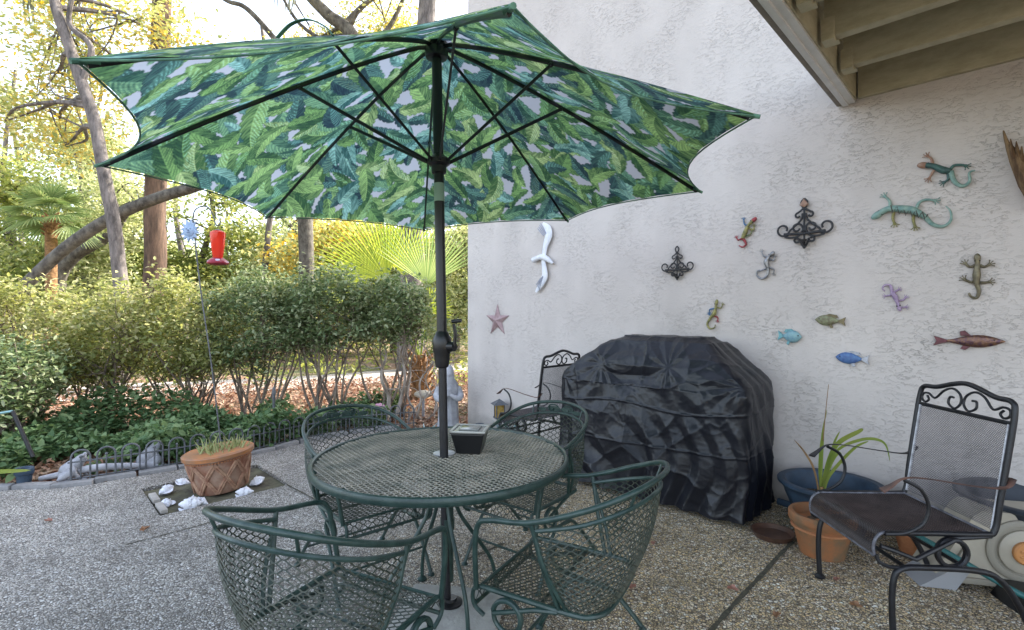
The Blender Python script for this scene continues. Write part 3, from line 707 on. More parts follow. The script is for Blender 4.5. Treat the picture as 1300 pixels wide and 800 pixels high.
# ================================================================ black spring armchairs
def spiral(cx, cz, r0, r1, a0, turns, n=22): return [(cx+(r0+(r1-r0)*i/n)*math.cos(a0+turns*2*PI*i/n), cz+(r0+(r1-r0)*i/n)*math.sin(a0+turns*2*PI*i/n)) for i in range(n+1)]
def make_spring():
    t = empty('spring_armchair', (0, 0, 0)); r = .0115
    def bk(x, z): return Vector((x, -.232-.09*(z-.45)/.57, z))
    side = [(-.245, .21, .45), (-.247, 0, .452), (-.25, -.19, .452), (-.252, -.235, .47)]
    top = [bk(-.255, .60), bk(-.258, .80), bk(-.256, .96), bk(-.235, 1.005), bk(-.16, 1.012), bk(-.07, 1.038), bk(0, 1.05)]
    pts = [Vector(p) for p in side]+top; pts = pts+[Vector((-p.x, p.y, p.z)) for p in pts[-2::-1]]
    MB().tube(smooth(pts, 5), r, 10).build('main_frame', M_black, t)
    # crest scrolls
    b = MB().tube([bk(-.25, .915), bk(.25, .915)], .008, 8, flat=(1.2, .6))
    for sx in (-1, 1):
        q = [(.235, .955), (.225, .932), (.20, .935), (.195, .955), (.205, .965)]
        pl = [(sx*.205, .962), (sx*.192, .945), (sx*.21, .930), (sx*.235, .942), (sx*.232, .968), (sx*.20, .975), (sx*.155, .958), (sx*.11, 1.0), (sx*.06, 1.018), (sx*.015, .995), (sx*.006, .955), (sx*.035, .928), (sx*.072, .945), (sx*.07, .975), (sx*.048, .977)]
        pl = pl[0:1]+pl[1:]
        b.tube(smooth([bk(x, z)+Vector((0, .002*sx, 0)) for x, z in pl], 5), .0055, 8)
    b.build('crest_scroll', M_black, t)
    def back(u, v):
        z = .468+.44*v; x = (u-.5)*.475; p = bk(x, z); p.y -= .012*math.sin(PI*u); return p
    zigzag(84, 44, back, .0013).build('back_mesh', M_backmesh, t)
    for sx in (-1, 1): MB().tube([bk(sx*.240, .47), bk(sx*.240, .91)], .007, 8, flat=(.8, 1.2)).build('back_edge', M_silver, t)
    
    def seat(u, v):
        x = (u-.5)*.475; y = -.225+v*.55; z = .449-.02*math.sin(PI*u)*math.sin(PI*min(1, v*1.25))
        if y > .20: e = (y-.20)/.125; y = .20+.055*math.sin(e*PI*.62); z = .449-.095*(1-math.cos(e*PI*.5))
        return Vector((x, y, z))
    zigzag(104, 44, seat, .0021).build('seat_mesh', M_seatmesh, t)
    b = MB()
    for u in (0, 1): b.tube([seat(u, v)+Vector(((u-.5)*.006, 0, .004)) for v in np.linspace(0, 1, 26)], .0065, 8)
    b.tube([seat(u, 1) for u in np.linspace(0, 1, 10)], .0065, 8); b.tube([seat(u, 0)+Vector((0, 0, .003)) for u in np.linspace(0, 1, 10)], .006, 8)
    b.build('seat_edge', mat('worn_grey_edge', (.12, .12, .14), .4, metal=.2, var=.5, vscale=25), t)
    for sx in (-1, 1):
        x = sx*.262
        pl = smooth([(x, -.30, .690), (x+sx*.004, -.25, .652), (x+sx*.012, -.12, .663), (x+sx*.012, .06, .690), (x+sx*.010, .15, .690), (x+sx*.006, .205, .655), (x, .235, .635)], 6)
        n = len(pl); b = MB(); rad = np.interp(np.linspace(0, 1, n), [0, .1, .22, .4, .72, .85, 1], [.017, .021, .012, .010, .011, .02, .026])
        b.tube(pl, list(rad), 8, flat=(.22, 1.0)); ar = b.build('armrest', M_rust if sx < 0 else M_black, t)
        pl = smooth([(x+sx*.01, .15, .683), (x+sx*.014, .085, .645), (x+sx*.016, .055, .575), (x+sx*.014, .075, .505), (x+sx*.006, .14, .462), (x-sx*.006, .215, .452)], 6)
        MB().tube(pl, .0075, 8).build('arm_support', M_black, t)
        # coil and sled base
        pts = []
        for i in range(49):
            a = PI/2-i/48*2*PI*2.0; pts.append((sx*(.25+.018*i/48), -.055+.058*math.cos(a), .375+.058*math.sin(a)))
        pts = [(sx*.25, -.22, .445), (sx*.25, -.13, .437)]+pts+[(sx*.268, .10, .352), (sx*.265, .185, .385), (sx*.255, .235, .40)]
        MB().tube(pts, .0098, 8).build('spring_coil', M_black, t)
        MB().tube(smooth([(sx*.268, .19, .012), (sx*.268, .197, .15), (sx*.268, .19, .265), (sx*.268, .16, .31), (sx*.268, .07, .318), (sx*.268, -.16, .306), (sx*.268, -.25, .262), (sx*.268, -.32, .16), (sx*.268, -.385, .012)], 6), .0125, 10).lathe([(.024, 0), (.026, .008), (.012, .022)], (sx*.268, .19, 0), 14).lathe([(.024, 0), (.026, .008), (.012, .022)], (sx*.268, -.388, 0), 14).build('leg_frame', M_black, t)
        MB().tube(smooth([(sx*.245, .245, .36), (sx*.25, .235, .33), (sx*.262, .19, .315), (sx*.266, .10, .318)], 4), .008, 8).build('front_link', M_black, t)
    MB().tube([(-.266, -.13, .305), (.266, -.13, .305)], .009, 8).tube([(-.266, .13, .310), (.266, .13, .310)], .009, 8).build('stretcher', M_black, t)
    return t
sp0 = make_spring(); G = 'black spring armchairs by the wall'
sp0.location = (1.79, 2.385, 0); sp0.rotation_euler = (0, 0, fz(-1, .03)); tag(sp0, 'black iron spring armchair with rusty arms standing right of the potted plant', 'armchair', G)
o = copy_tree(sp0); o.location = (.225, 4.80, 0); o.rotation_euler = (0, 0, fz(-.715, .70)); tag(o, 'black iron spring armchair mostly hidden behind the left end of the covered grill', 'armchair', G)
# ================================================================ covered grill
GR = empty('covered_grill', W(-1.90, .41, 0), TH, 'large barbecue grill under a crinkled black vinyl cover against the wall', 'grill')
M_vinyl = mat('black_vinyl', (.006, .007, .012), .38, bump=.15, bscale=30, spec=.42)
nu, nv = 440, 250; V = np.empty((nv, nu, 3))
def gsec(v):
    """v 0 bottom .. 1 top centre -> half extents and height"""
    ks = [0, .06, .50, .56, .62, .70, .80, .86, 1.0]
    z = [.035, .09, .84, .90, .955, 1.06, 1.175, 1.20, 1.205]
    xl = [-.84, -.845, -.855, -.84, -.775, -.62, -.46, -.39, 0]
    xr = [.715, .71, .715, .70, .655, .53, .40, .345, 0]
    yf = [-.375, -.37, -.335, -.315, -.30, -.255, -.16, -.11, 0]
    yb = [.30, .30, .30, .295, .285, .27, .22, .18, 0]
    return [float(np.interp(v, ks, a)) for a in (z, xl, xr, yf, yb)]
def tri(t): t = t-math.floor(t); return 4*abs(t-.5)-1
def ridged(p, s):
    return 1-abs(noise.noise(p*s))*2
for i in range(nv):
    v = i/(nv-1); z, xl, xr, yf, yb = gsec(v)
    for j in range(nu):
        # walk the outline of a rounded rectangle 2 x 2 (long sides get most points)
        tt = j/nu*8.8; cr_ = .13 if v < .8 else .22
        if tt < 3.2: ax_, ay_, nx_, ny_ = -1+2*tt/3.2, -1, 0, -1
        elif tt < 4.4: ax_, ay_, nx_, ny_ = 1, -1+2*(tt-3.2)/1.2, 1, 0
        elif tt < 7.6: ax_, ay_, nx_, ny_ = 1-2*(tt-4.4)/3.2, 1, 0, 1
        else: ax_, ay_, nx_, ny_ = -1, 1-2*(tt-7.6)/1.2, -1, 0
        rr_ = 1/(abs(ax_)**9+abs(ay_)**9)**(1/9) if v < .8 else 1/(abs(ax_)**4+abs(ay_)**4)**(1/4)
        sx_, sy_ = ax_*rr_, ay_*rr_
        x = (xl+xr)/2+sx_*(xr-xl)/2; y = (yf+yb)/2+sy_*(yb-yf)/2
        p = Vector((x, y, z)); nrm = Vector((sx_*abs(sx_)**7, sy_*abs(sy_)**3, .35 if v > .5 else .03)).normalized()
        q = Vector((x*1.0, y*1.0, z*1.0)); wq = q+Vector((noise.noise(q*3), noise.noise(q*3+Vector((5, 2, 1))), noise.noise(q*3+Vector((1, 8, 4)))))*.13
        mk = min(1, max(0, noise.noise(q*2.3+Vector((7, 1, 2)))*2.2+.35))
        d1 = noise.voronoi(wq*3.1)[0]; d2 = noise.voronoi(wq*6.5+Vector((4, 4, 4)))[0]; d3 = noise.voronoi((wq+q)*9)[0]
        amp = .020*d1[0]+.010*math.exp(-9*(d1[1]-d1[0]))+.006*mk*math.exp(-8*(d2[1]-d2[0]))+.0018*math.exp(-7*(d3[1]-d3[0]))-.012
        # hanging pleats towards the hem and creases radiating from the corners that carry the sheet
        nz_ = noise.noise(q*1.6); fold = .028*tri(x*5.5+y*7+1.6*nz_)*max(0, 1-z/.80)**.7
        sw = 0
        if sy_ < -.6:
            for (ax0, az0, kf, am) in ((.67, .90, 1.9, .012), (-.80, .86, 1.7, .011), (.14, 1.0, 1.4, .013), (-.44, .98, 1.6, .010)):
                rr0 = math.hypot(x-ax0, z-az0); th0 = math.atan2(z-az0, x-ax0); sw += am*tri(th0*kf+1.3*nz_+.35*noise.noise(q*5))*math.exp(-rr0/.55)*min(1, rr0/.10)
        elif sx_ > .6: sw = .014*tri((y*6+z*2.2)+1.2*nz_)
        hol = 0
        if sy_ < 0 and -.48 < x < .14 and .62 < z < .99: hol = -.05*math.sin((x+.48)/.62*PI)*min(1, (.99-z)/.06)*min(1, (z-.62)/.25)
        # two straight heat-sealed seams
        seam = .007*math.exp(-((z-.70+.02*math.sin(x*6))/.006)**2)+.006*math.exp(-((z-.42-.03*x)/.006)**2)
        k = 1-.6*max(0, (v-.86)/.14); k *= 1-.5*abs(sx_)**6
        V[i, j] = p+nrm*((amp+sw*.7+hol+fold+seam)*k-.012)
        if v > .86: V[i, j, 2] = p.z+.008*ridged(q, 6)*(1-(v-.86)/.14*.8)+.002*ridged(q, 20)
V[-1, :, :] = V[-1].mean(axis=0); V[..., 1] = np.minimum(V[..., 1], .375)
gc = grid_mesh('cover', V.reshape(-1, 3), nv, nu, M_vinyl, GR, wrap=True)
b = MB()
for cx_, w_ in ((-.46, .02), (-.29, .02), (-.16, .02)): b.box((cx_, -.30, .80), (.004, .012, .22))
b2 = MB().lathe([(.0, 0), (.016, .001), (.016, .004), (0, .005)], (.22, -.13, 1.165), 12, ax=(0, -.6, .8)); b2.build('cover_snap', mat('pink_tag', (.55, .30, .34), .5), gc)
b = MB()
for sx in (-.56, .56):
    for sy in (-.22, .22): b.lathe([(.012, 0), (.03, .01), (.03, .05), (.012, .06)], (sx, sy, 0), 14)
b.build('caster', M_blackpow, GR)

# ================================================================ wall decorations
def wobj(name, px, py, label, cat, group=None, d=0.0):
    s, z = wl(px, py); o = empty(name, W(s, d, z), TH, label, cat, group); return o, s, z
def P2(px, py, s, z, y=-.014):
    a, b_ = wl(px, py); return Vector((a-s, y, b_-z))
def cm(name, c, rough=.52, v=.25, metal=.1, c2=None, vs=34):
    c = tuple(x*.72+.02 for x in c); c2 = tuple(x*.8+.01 for x in c2) if c2 else None
    return mat(name, c, rough, metal, var=v, vscale=vs, col2=c2, bump=.3, bscale=90)
GG = 'metal lizards on the wall'
def gecko(c, label, body, brad, legs, tail, trad, mb_, ml, mt, extra=None, toes=True, name='wall_lizard', lr=.006, mhd=None):
    o, s, z = wobj(name, c[0], c[1], label, 'wall lizard', GG)
    brad = [r*1.08 for r in brad]; trad = [trad[0]*1.1, trad[1]*.9]; lr *= .95
    q = smooth([P2(x, y, s, z, -.022) for x, y in body], 5)
    MB().tube(q, list(np.interp(np.linspace(0, 1, len(q)), np.linspace(0, 1, len(brad)), brad)), 12, flat=(1, 1)).build('body', mb_, o)
    h = q[0]; hd = (q[0]-q[3]).normalized()
    hm = Matrix((hd, Vector((0, 1, 0)), Vector((-hd.z, 0, hd.x)))).transposed(); MB().ball(h+hd*brad[0]*.7, (brad[0]*1.9, brad[0]*.9, brad[0]*1.15), 14, 10, hm).build('head', mhd or mb_, o)
    e = MB()
    sd_ = Vector((-hd.z, 0, hd.x))
    for k in (-1, 1): e.ball(h-hd*.008+sd_*k*brad[0]*.75+Vector((0, -.009, 0)), .0045, 8, 6)
    e.build('eyes', M_blackpow, o)
    q = smooth([P2(x, y, s, z, -.016) for x, y in tail], 6); MB().tube(q, trad, 8).build('tail', mt, o)
    for L_ in legs:
        m2 = L_[1] if isinstance(L_[1], bpy.types.Material) else ml; pts = L_[0] if isinstance(L_[1], bpy.types.Material) else L_
        q = smooth([P2(x, y, s, z, -.014) for x, y in pts], 4); b = MB().tube(q, [lr*1.25, lr*.75], 8)
        dd = (q[-1]-q[-3]).normalized(); sd2 = Vector((-dd.z, 0, dd.x))
        b.ball(q[-1], (lr*1.2, lr*.6, lr*1.2), 8, 6)
        if toes:
            for a in (-1.1, -.45, .2, .85): t = (dd*math.cos(a)+sd2*math.sin(a)); b.tube([q[-1], q[-1]+t*lr*3.0], [lr*.42, lr*.3], 6).ball(q[-1]+t*lr*3.1, lr*.48, 6, 4)
        b.build('leg', m2, o)
    return o, s, z
c_red = cm('red_enamel', (.38, .03, .04)); c_blue = cm('blue_enamel', (.04, .16, .34)); c_olive = cm('olive_enamel', (.17, .17, .05), c2=(.40, .36, .12))
c_green = cm('green_enamel', (.06, .16, .08), c2=(.30, .24, .06)); c_teal = cm('teal_enamel', (.02, .075, .08), c2=(.06, .16, .13)); c_copper = cm('copper_enamel', (.30, .13, .07), c2=(.42, .27, .19))
c_aqua = cm('aqua_enamel', (.17, .34, .31), c2=(.34, .48, .40), vs=40); c_pew = cm('pewter', (.20, .20, .21), .35, metal=.7, c2=(.42, .42, .43)); c_purp = cm('lilac_enamel', (.36, .24, .42), c2=(.50, .38, .52))
c_brz = cm('bronze', (.12, .10, .06), .4, metal=.5, c2=(.26, .22, .13)); c_dark = cm('dark_spots', (.05, .05, .035), .5)
gecko((947, 295), 'small multicoloured metal lizard with a red head, just left of the larger sconce',
      [(957, 281), (951, 287), (947, 296), (944, 303)], [.013, .010, .016, .011],
      [([(951, 287), (946, 285), (945, 279)], c_blue), ([(950, 289), (957, 292), (958, 288)], c_olive), ([(945, 301), (953, 298), (955, 294)], c_green), ([(943, 303), (938, 305), (936, 302)], c_red)],
      [(944, 303), (948, 310), (944, 314), (939, 312)], [.010, .004], c_olive, c_red, c_red, mhd=c_red)
gecko((907, 400), 'small olive green metal lizard with blue and red feet, just above the covered grill',
      [(911, 385), (910, 391), (908, 398), (903, 404)], [.011, .009, .015, .010],
      [([(909, 390), (916, 391), (918, 387)], c_olive), ([(908, 392), (902, 393), (902, 397)], c_blue), ([(906, 401), (912, 403), (912, 407)], c_red), ([(904, 402), (901, 399)], c_blue)],
      [(903, 404), (899, 411), (902, 417), (908, 416), (909, 412)], [.010, .004], c_olive, c_olive, c_olive)
gecko((973, 338), 'small silver pewter lizard curled on the wall below the large sconce',
      [(980, 324), (977, 327), (974, 333), (976, 340)], [.012, .010, .017, .012],
      [[(976, 327), (970, 325), (968, 320)], [(977, 329), (983, 331), (984, 327)], [(976, 340), (983, 342), (983, 347)], [(974, 341), (969, 343), (964, 345)]],
      [(976, 340), (975, 350), (968, 354), (962, 350), (962, 345), (966, 343)], [.010, .004], c_pew, c_pew, c_pew)
gecko((1203, 217), 'dark teal metal lizard with a copper head, topmost on the wall',
      [(1176, 211), (1186, 212), (1198, 217), (1207, 218)], [.016, .015, .020, .013],
      [([(1184, 211), (1183, 203), (1178, 199)], c_copper), ([(1188, 214), (1184, 220), (1180, 227)], c_copper), ([(1206, 217), (1211, 211), (1221, 210), (1226, 211)], c_teal), ([(1204, 220), (1204, 228), (1199, 232)], c_teal)],
      [(1207, 218), (1212, 231), (1222, 237), (1231, 231), (1231, 220), (1238, 217)], [.013, .005], c_teal, c_teal, c_aqua, lr=.008, mhd=c_copper)
GB, s_, z_ = gecko((1160, 268), 'large aqua metal lizard with black zigzag markings and curled tail below the topmost lizard',
      [(1117, 272), (1128, 266), (1145, 266), (1160, 268), (1175, 276)], [.018, .017, .022, .022, .013],
      [([(1130, 264), (1130, 256), (1124, 250)], c_aqua), ([(1135, 269), (1134, 278), (1136, 284)], c_olive), ([(1163, 268), (1167, 258), (1176, 254), (1187, 255)], c_aqua), ([(1160, 272), (1160, 281), (1162, 288)], c_olive)],
      [(1175, 276), (1184, 285), (1197, 288), (1207, 281), (1207, 269), (1201, 262)], [.013, .003], c_aqua, c_aqua, c_aqua, lr=.0085)
b = MB()
for k in range(6): b.tube([P2(1132+k*8, 262+k*1.6, s_, z_, -.041), P2(1135+k*8, 272+k*1.5, s_, z_, -.042), P2(1139+k*8, 264+k*1.8, s_, z_, -.041)], .0032, 6)
b.build('zigzag_marking', c_dark, GB)
gecko((1137, 377), 'small lilac metal lizard hanging head down with curled tail, above the fish',
      [(1142, 390), (1140, 384), (1137, 377), (1133, 371)], [.010, .009, .015, .010],
      [[(1141, 382), (1147, 381), (1150, 378)], [(1139, 385), (1143, 390), (1150, 390)], [(1135, 372), (1130, 375), (1125, 376)], [(1136, 371), (1141, 368)]],
      [(1133, 371), (1131, 363), (1125, 362), (1121, 366), (1124, 370)], [.009, .004], c_purp, c_purp, c_purp)
gecko((1240, 353), 'bronze metal lizard upright with head up and hooked tail, right side of the wall',
      [(1241, 330), (1241, 337), (1240, 349), (1240, 361)], [.013, .011, .018, .012],
      [[(1238, 337), (1231, 339), (1226, 335)], [(1244, 337), (1250, 339), (1256, 336)], [(1237, 358), (1231, 358), (1225, 355)], [(1243, 359), (1250, 359), (1256, 358)]],
      [(1240, 361), (1243, 370), (1240, 378), (1233, 377), (1230, 372)], [.011, .005], c_brz, c_brz, c_brz, lr=.008)

def fish(c, L_, H, label, mats, flip=1, slim=False, tilt=0.0):
    s, z = wl(*c); o = empty('wall_fish', W(s, .0, z), TH, label, 'wall fish', 'painted fish on the wall'); o.rotation_euler = Euler((0, tilt, TH))
    mbdy, mfin, mhead = mats; V = MB(); n = 22; pts = []
    prof = [0.04, .5, .8, .95, 1, .96, .82, .55, .26, .17] if not slim else [0.05, .45, .75, .95, 1, .9, .72, .48, .25, .2]
    q = [Vector((flip*(-L_*.5+L_*.82*i/(n-1))*-1, -.020, 0)) for i in range(n)]
    rad = list(np.interp(np.linspace(0, 1, n), np.linspace(0, 1, len(prof)), prof)*H/2)
    # elliptical cross section: tall, shallow
    mb_ = MB(); m_ = 14
    for i in range(n-1):
        pass
    VV = []; 
    for i in range(n):
        for j in range(m_):
            a = 2*PI*j/m_; VV.append((q[i].x, -.016+.40*rad[i]*math.sin(a), rad[i]*math.cos(a)))
    FF = [(i*m_+j, i*m_+(j+1) % m_, (i+1)*m_+(j+1) % m_, (i+1)*m_+j) for i in range(n-1) for j in range(m_)]+[tuple(range(m_-1, -1, -1)), tuple((n-1)*m_+j for j in range(m_))]
    mb_.add(VV, FF).build('body', mbdy, o)
    hx = flip*L_*.5; tx = -flip*L_*.30; k = flip
    MB().prism([(tx+k*.01, .18*H*.5), (tx-k*L_*.17, H*.42), (tx-k*L_*.13, 0), (tx-k*L_*.18, -H*.40), (tx+k*.01, -.18*H*.5)], -.022, -.010, .1).build('tail_fin', mfin, o)
    if slim: MB().prism([(k*L_*.06, H*.42), (-k*L_*.03, H*.85), (-k*L_*.10, H*.75), (-k*L_*.09, H*.42)], -.020, -.011, .1).build('dorsal_fin', mfin, o)
    else: MB().prism([(k*L_*.25, H*.40), (k*L_*.05, H*.62), (-k*L_*.18, H*.55), (-k*L_*.24, H*.30), (0, H*.3)], -.020, -.011, .1).build('dorsal_fin', mfin, o)
    MB().prism([(k*L_*.05, -H*.42), (-k*L_*.03, -H*.72), (-k*L_*.10, -H*.62), (-k*L_*.06, -H*.35)], -.022, -.011, .1).build('belly_fin', mfin, o)
    MB().ball((k*L_*.36, -.016-.17*H*.75, H*.10), H*.055, 8, 6).build('eye', M_blackpow, o)
    return o
f_lb = cm('pale_blue_fish', (.16, .34, .44), c2=(.30, .50, .52)); f_bl = cm('blue_fish', (.05, .12, .36), c2=(.11, .24, .48)); f_br = cm('brown_green_fish', (.16, .12, .06), c2=(.30, .33, .18)); f_bk = cm('navy_fin', (.05, .06, .16)); f_wh = cm('white_fin', (.55, .56, .62))
f_st = cm('striped_metal_fish', (.07, .02, .06), .3, metal=.5, c2=(.26, .13, .06), vs=55); f_rd = cm('dark_red_fin', (.14, .02, .03)); f_pu = cm('purple_fin', (.16, .08, .30))
fish((1003, 427), .165, .09, 'pale blue painted fish facing right, lowest left of the wall fish', (f_lb, cm('aqua_fin', (.18, .45, .50)), f_lb), 1, tilt=.05)
fish((1055, 407), .19, .075, 'brown and green painted fish facing left, highest of the three small fish', (f_br, cm('ochre_fin', (.22, .17, .07)), f_br), -1, tilt=.08)
fish((1083, 455), .20, .08, 'bright blue painted fish with a dark face and white tail, lowest on the wall', (f_bl, f_wh, f_bk), -1, tilt=.06)
fo = fish((1228, 433), .33, .075, 'long slim metallic red and gold fish on the far right of the wall', (f_st, f_rd, f_st), 1, slim=True, tilt=-.02)

# iron scroll sconces
def sconce(cx, cy, sc, label):
    o, s, z = wobj('scroll_sconce', cx, cy, label, 'wall sconce', 'black iron scroll sconces'); b = MB(); Y = -.02; r = .0052*sc/.9
    def S(pts): return smooth([Vector((x*sc, Y, y*sc)) for x, y in pts], 6)
    def arc(cx, cy, r0, r1, a0, a1, n=16): return [(cx+(r0+(r1-r0)*i/n)*math.cos(a0+(a1-a0)*i/n), cy+(r0+(r1-r0)*i/n)*math.sin(a0+(a1-a0)*i/n)) for i in range(n+1)]
    for k in (-1, 1):
        f_ = lambda L_: [(k*x, y) for x, y in L_]
        b.tube(S(f_([(.0, .118), (.012, .10), (.033, .085)]+arc(.032, .068, .017, .008, PI/2, -PI*.9, 8)[1:])), r, 6)
        b.tube(S(f_([(.010, .078), (.012, .05), (.035, .02), (.075, -.015), (.092, -.045)]+arc(.112, -.008, .040, .018, -PI*.72, PI*1.15, 14))), r, 6)
        b.tube(S(f_([(.105, -.052), (.07, -.06), (.03, -.052), (.008, -.02)]+arc(.038, -.006, .029, .013, PI, -PI*.95, 12))), r, 6)
        b.tube(S(f_([(0, -.125), (.015, -.10), (.025, -.075)]+arc(.040, -.075, .018, .008, PI, PI*2.9, 10))), r, 6)
    b.build('scrolls', M_black, o)
    b = MB().tube(S([(0, .165), (.016, .14), (0, .105), (-.016, .14), (0, .165)]), r, 6).tube([Vector((0, Y, .11*sc)), Vector((0, Y, -.13*sc))], r, 6)
    b.tube(S([(-.11, -.035), (0, -.04), (.11, -.035)]), r*1.3, 6).build('stem', M_black, o)
    b = MB().lathe([(.004, -.01), (.022*sc, 0), (.024*sc, .012), (.018*sc, .006), (0, .004)], (0, Y-.045, -.09*sc), 14).tube([Vector((0, Y, -.11*sc)), Vector((0, Y-.045, -.095*sc))], r, 6); b.build('candle_cup', M_black, o)
    return o
sconce(861, 337, .98, 'smaller black iron scroll sconce above the left of the covered grill')
o = sconce(1022, 288, 1.22, 'larger black iron scroll sconce with a copper leaf at its tip')
MB().prism([(-.03, .155), (0, .135), (.03, .155), (.018, .175), (0, .20), (-.018, .175)], -.032, -.022, .2).build('copper_leaf', c_copper, o)

# star
o, s, z = wobj('wall_star', 632, 407, 'dusty pink five pointed metal star on the wall', 'star'); b = MB(); pts = []
for k in range(10):
    a = PI/2+k*PI/5+.0; r = .185 if k % 2 == 0 else .072; pts.append((r*1.1*math.cos(a), 0, r*math.sin(a)*1.05))
b.add([(x, -.006, zz) for x, _, zz in pts]+[(0, -.045, 0), (0, -.004, 0)], [(i, (i+1) % 10, 10) for i in range(10)]+[((i+1) % 10, i, 11) for i in range(10)])
b.build('star_body', cm('dusty_pink_metal', (.36, .22, .23), .55, c2=(.48, .34, .34), vs=18), o, shade=False)
# gull
o, s, z = wobj('wall_seagull', 692, 328, 'white plaster seagull with wings spread upright on the wall', 'wall bird'); M_gull = mat('gull_white', (.66, .68, .74), .55, col2=(.80, .80, .82), vscale=14, bump=.3, bscale=40)
def blade(pts, rad, yy): return smooth([P2(x, y, s, z, yy) for x, y in pts], 7), rad
q, rd = blade([(693, 326), (695, 313), (699, 300), (698, 291), (692, 284)], [.024, .034, .05, .044, .012], -.035); MB().tube(q, rd, 12, flat=(.35, 1.0) if False else (1, .3)).build('wing', M_gull, o)
q, rd = blade([(692, 330), (694, 343), (694, 352), (689, 362), (683, 371)], [.022, .034, .042, .034, .012], -.035); MB().tube(q, rd, 12, flat=(1, .3)).build('wing', M_gull, o)
q, rd = blade([(680, 331), (686, 328), (693, 327), (700, 331), (705, 335)], [.030, .026, .034, .026, .010], -.038); b = MB().tube(q, rd, 12); b.build('body', M_gull, o)
MB().tube([q[-1], q[-1]+Vector((.022, 0, -.012))], [.008, .002], 8).build('beak', mat('beak', (.30, .24, .18), .5), o)
for (w0, w1) in (((686, 291), (694, 300)), ((684, 362), (690, 354))):
    b = MB()
    for k in range(4): a_ = P2(w0[0]+k*1.2, w0[1]-k*2.2 if w0[1] < 300 else w0[1]+k*2.2, s, z, -.042); b.tube([a_, P2(w1[0]+k, w1[1]-k, s, z, -.05)], .005, 6)
    b.build('feathers', mat('grey_feather', (.32, .34, .42), .6), o)
# dried palm boot hung on the wall at the right edge
o, s, z = wobj('dried_palm_boot', 1296, 208, 'brown dried palm boot hung on the wall at the right edge', 'dried palm'); M_pb = barkmat('dried_palm', (.09, .045, .02), (.34, .22, .11), 12, .2)
b = MB()
q = smooth([P2(1274, 168, s, z, -.03), P2(1279, 185, s, z, -.05), P2(1290, 206, s, z, -.07), P2(1304, 236, s, z, -.08), P2(1318, 265, s, z, -.08)], 6)
b.tube(q, [.006, .018, .05, .065, .05], 10, flat=(.6, 1.0))
for (x1, y1), (x0, y0) in (((1283, 181), (1287, 205)), ((1290, 184), (1294, 206)), ((1297, 190), (1298, 212)), ((1304, 197), (1303, 216))): b.tube(smooth([P2(x0, y0, s, z, -.09), P2((x0+x1)/2-1, (y0+y1)/2, s, z, -.10), P2(x1, y1, s, z, -.08)], 4), [.030, .018, .004], 8, flat=(.5, 1))
b.build('boot', M_pb, o)

# ================================================================ planters by the wall
def pot(name, loc, R, H, mt, label, cat='planter', rim=.02, taper=.68, tilt=None, band=True, soil=True, rz=0):
    o = empty(name, loc, rz, label, cat)
    if tilt: o.rotation_euler = tilt
    rb = R*taper; b = MB()
    prof = [(rb*.98, 0), (rb, .006), (R*.93-.006, H-.055), (R-.004, H-.052), (R, H-.045), (R, H-.008), (R-.006, H), (R-.022, H), (R-.028, H-.008), (R*.88-.02, H-.05)] if band else \
           [(rb, 0), (rb+.006, .006), (R*.90, H*.72), (R*.91, H*.78), (R*.985, H-.035), (R+.012, H-.022), (R+.014, H-.006), (R+.004, H), (R-.03, H-.004), (R-.045, H-.02), (R*.80, H*.6)]
    b.lathe(prof, n=56); b.build('pot_body', mt, o)
    if soil:
        b = MB(); rs = (R*.88-.02 if band else R*.84)
        b.lathe([(0, H-.052), (rs*.5, H-.048), (rs+.006, H-.06)] if band else [(0, H*.62), (rs, H*.6)], n=40); b.build('potting_soil', M_soil, o)
    return o
M_bluepot = mat('navy_blue_plastic', (.03, .055, .09), .55, var=.35, vscale=5)
pb_ = pot('blue_planter', (2.03, 3.24, 0), .29, .31, M_bluepot, 'wide empty navy blue planter bowl against the wall behind the terracotta pot', taper=.55, band=False)
b = MB()
for k in range(22): a = 2*PI*k/22; b.tube([(.16*1.05*math.cos(a), .16*1.05*math.sin(a), .02), (.235*math.cos(a), .235*math.sin(a), .19)], .012, 6)
b.build('fluting', M_bluepot, pb_)
pt_ = pot('terracotta_pot', (1.785, 2.93, 0), .172, .235, mat('stained_terracotta', (.36, .13, .045), .75, col2=(.14, .11, .065), vscale=7, bump=.25, bscale=70, detail=8), 'round terracotta pot holding a grassy plant behind the front of the black armchair')
MB().lathe([(.155, .145), (.160, .148), (.160, .155), (.156, .158)], n=48).build('pot_ring', M_terra, pt_)
M_blade = leafmat('long_blades', [(.10, .17, .03), (.16, .26, .05), (.30, .30, .08)], .35, nscale=4)
M_blade_dry = mat('dry_blade', (.30, .18, .07), .7, col2=(.16, .09, .04))
PG = empty('grassy_plant', (1.785, 2.93, .185), 0, 'long leaved grassy green plant growing from the terracotta pot with one tall dry spike', 'plant')
def blade_strip(b, pts, w0):
    q = smooth(pts, 6); n = len(q); V = []
    for i, p in enumerate(q):
        t = (q[min(i+1, n-1)]-q[max(i-1, 0)]).normalized(); sd_ = t.cross(Vector((.2, -1, .1))).normalized(); w = w0*(math.sin(PI*min(1, .12+.88*(i/(n-1))))**.6)*(1 if i < n-1 else .1)
        V += [p-sd_*w/2, p+Vector((0, .002, 0)), p+sd_*w/2]
    b.add(V, [(i*3+j, i*3+j+1, i*3+3+j+1, i*3+3+j) for i in range(n-1) for j in (0, 1)])
def lp(px, py, Y=2.93): p = ray(px, py, Y); return p-Vector((1.785, 2.93, .185))
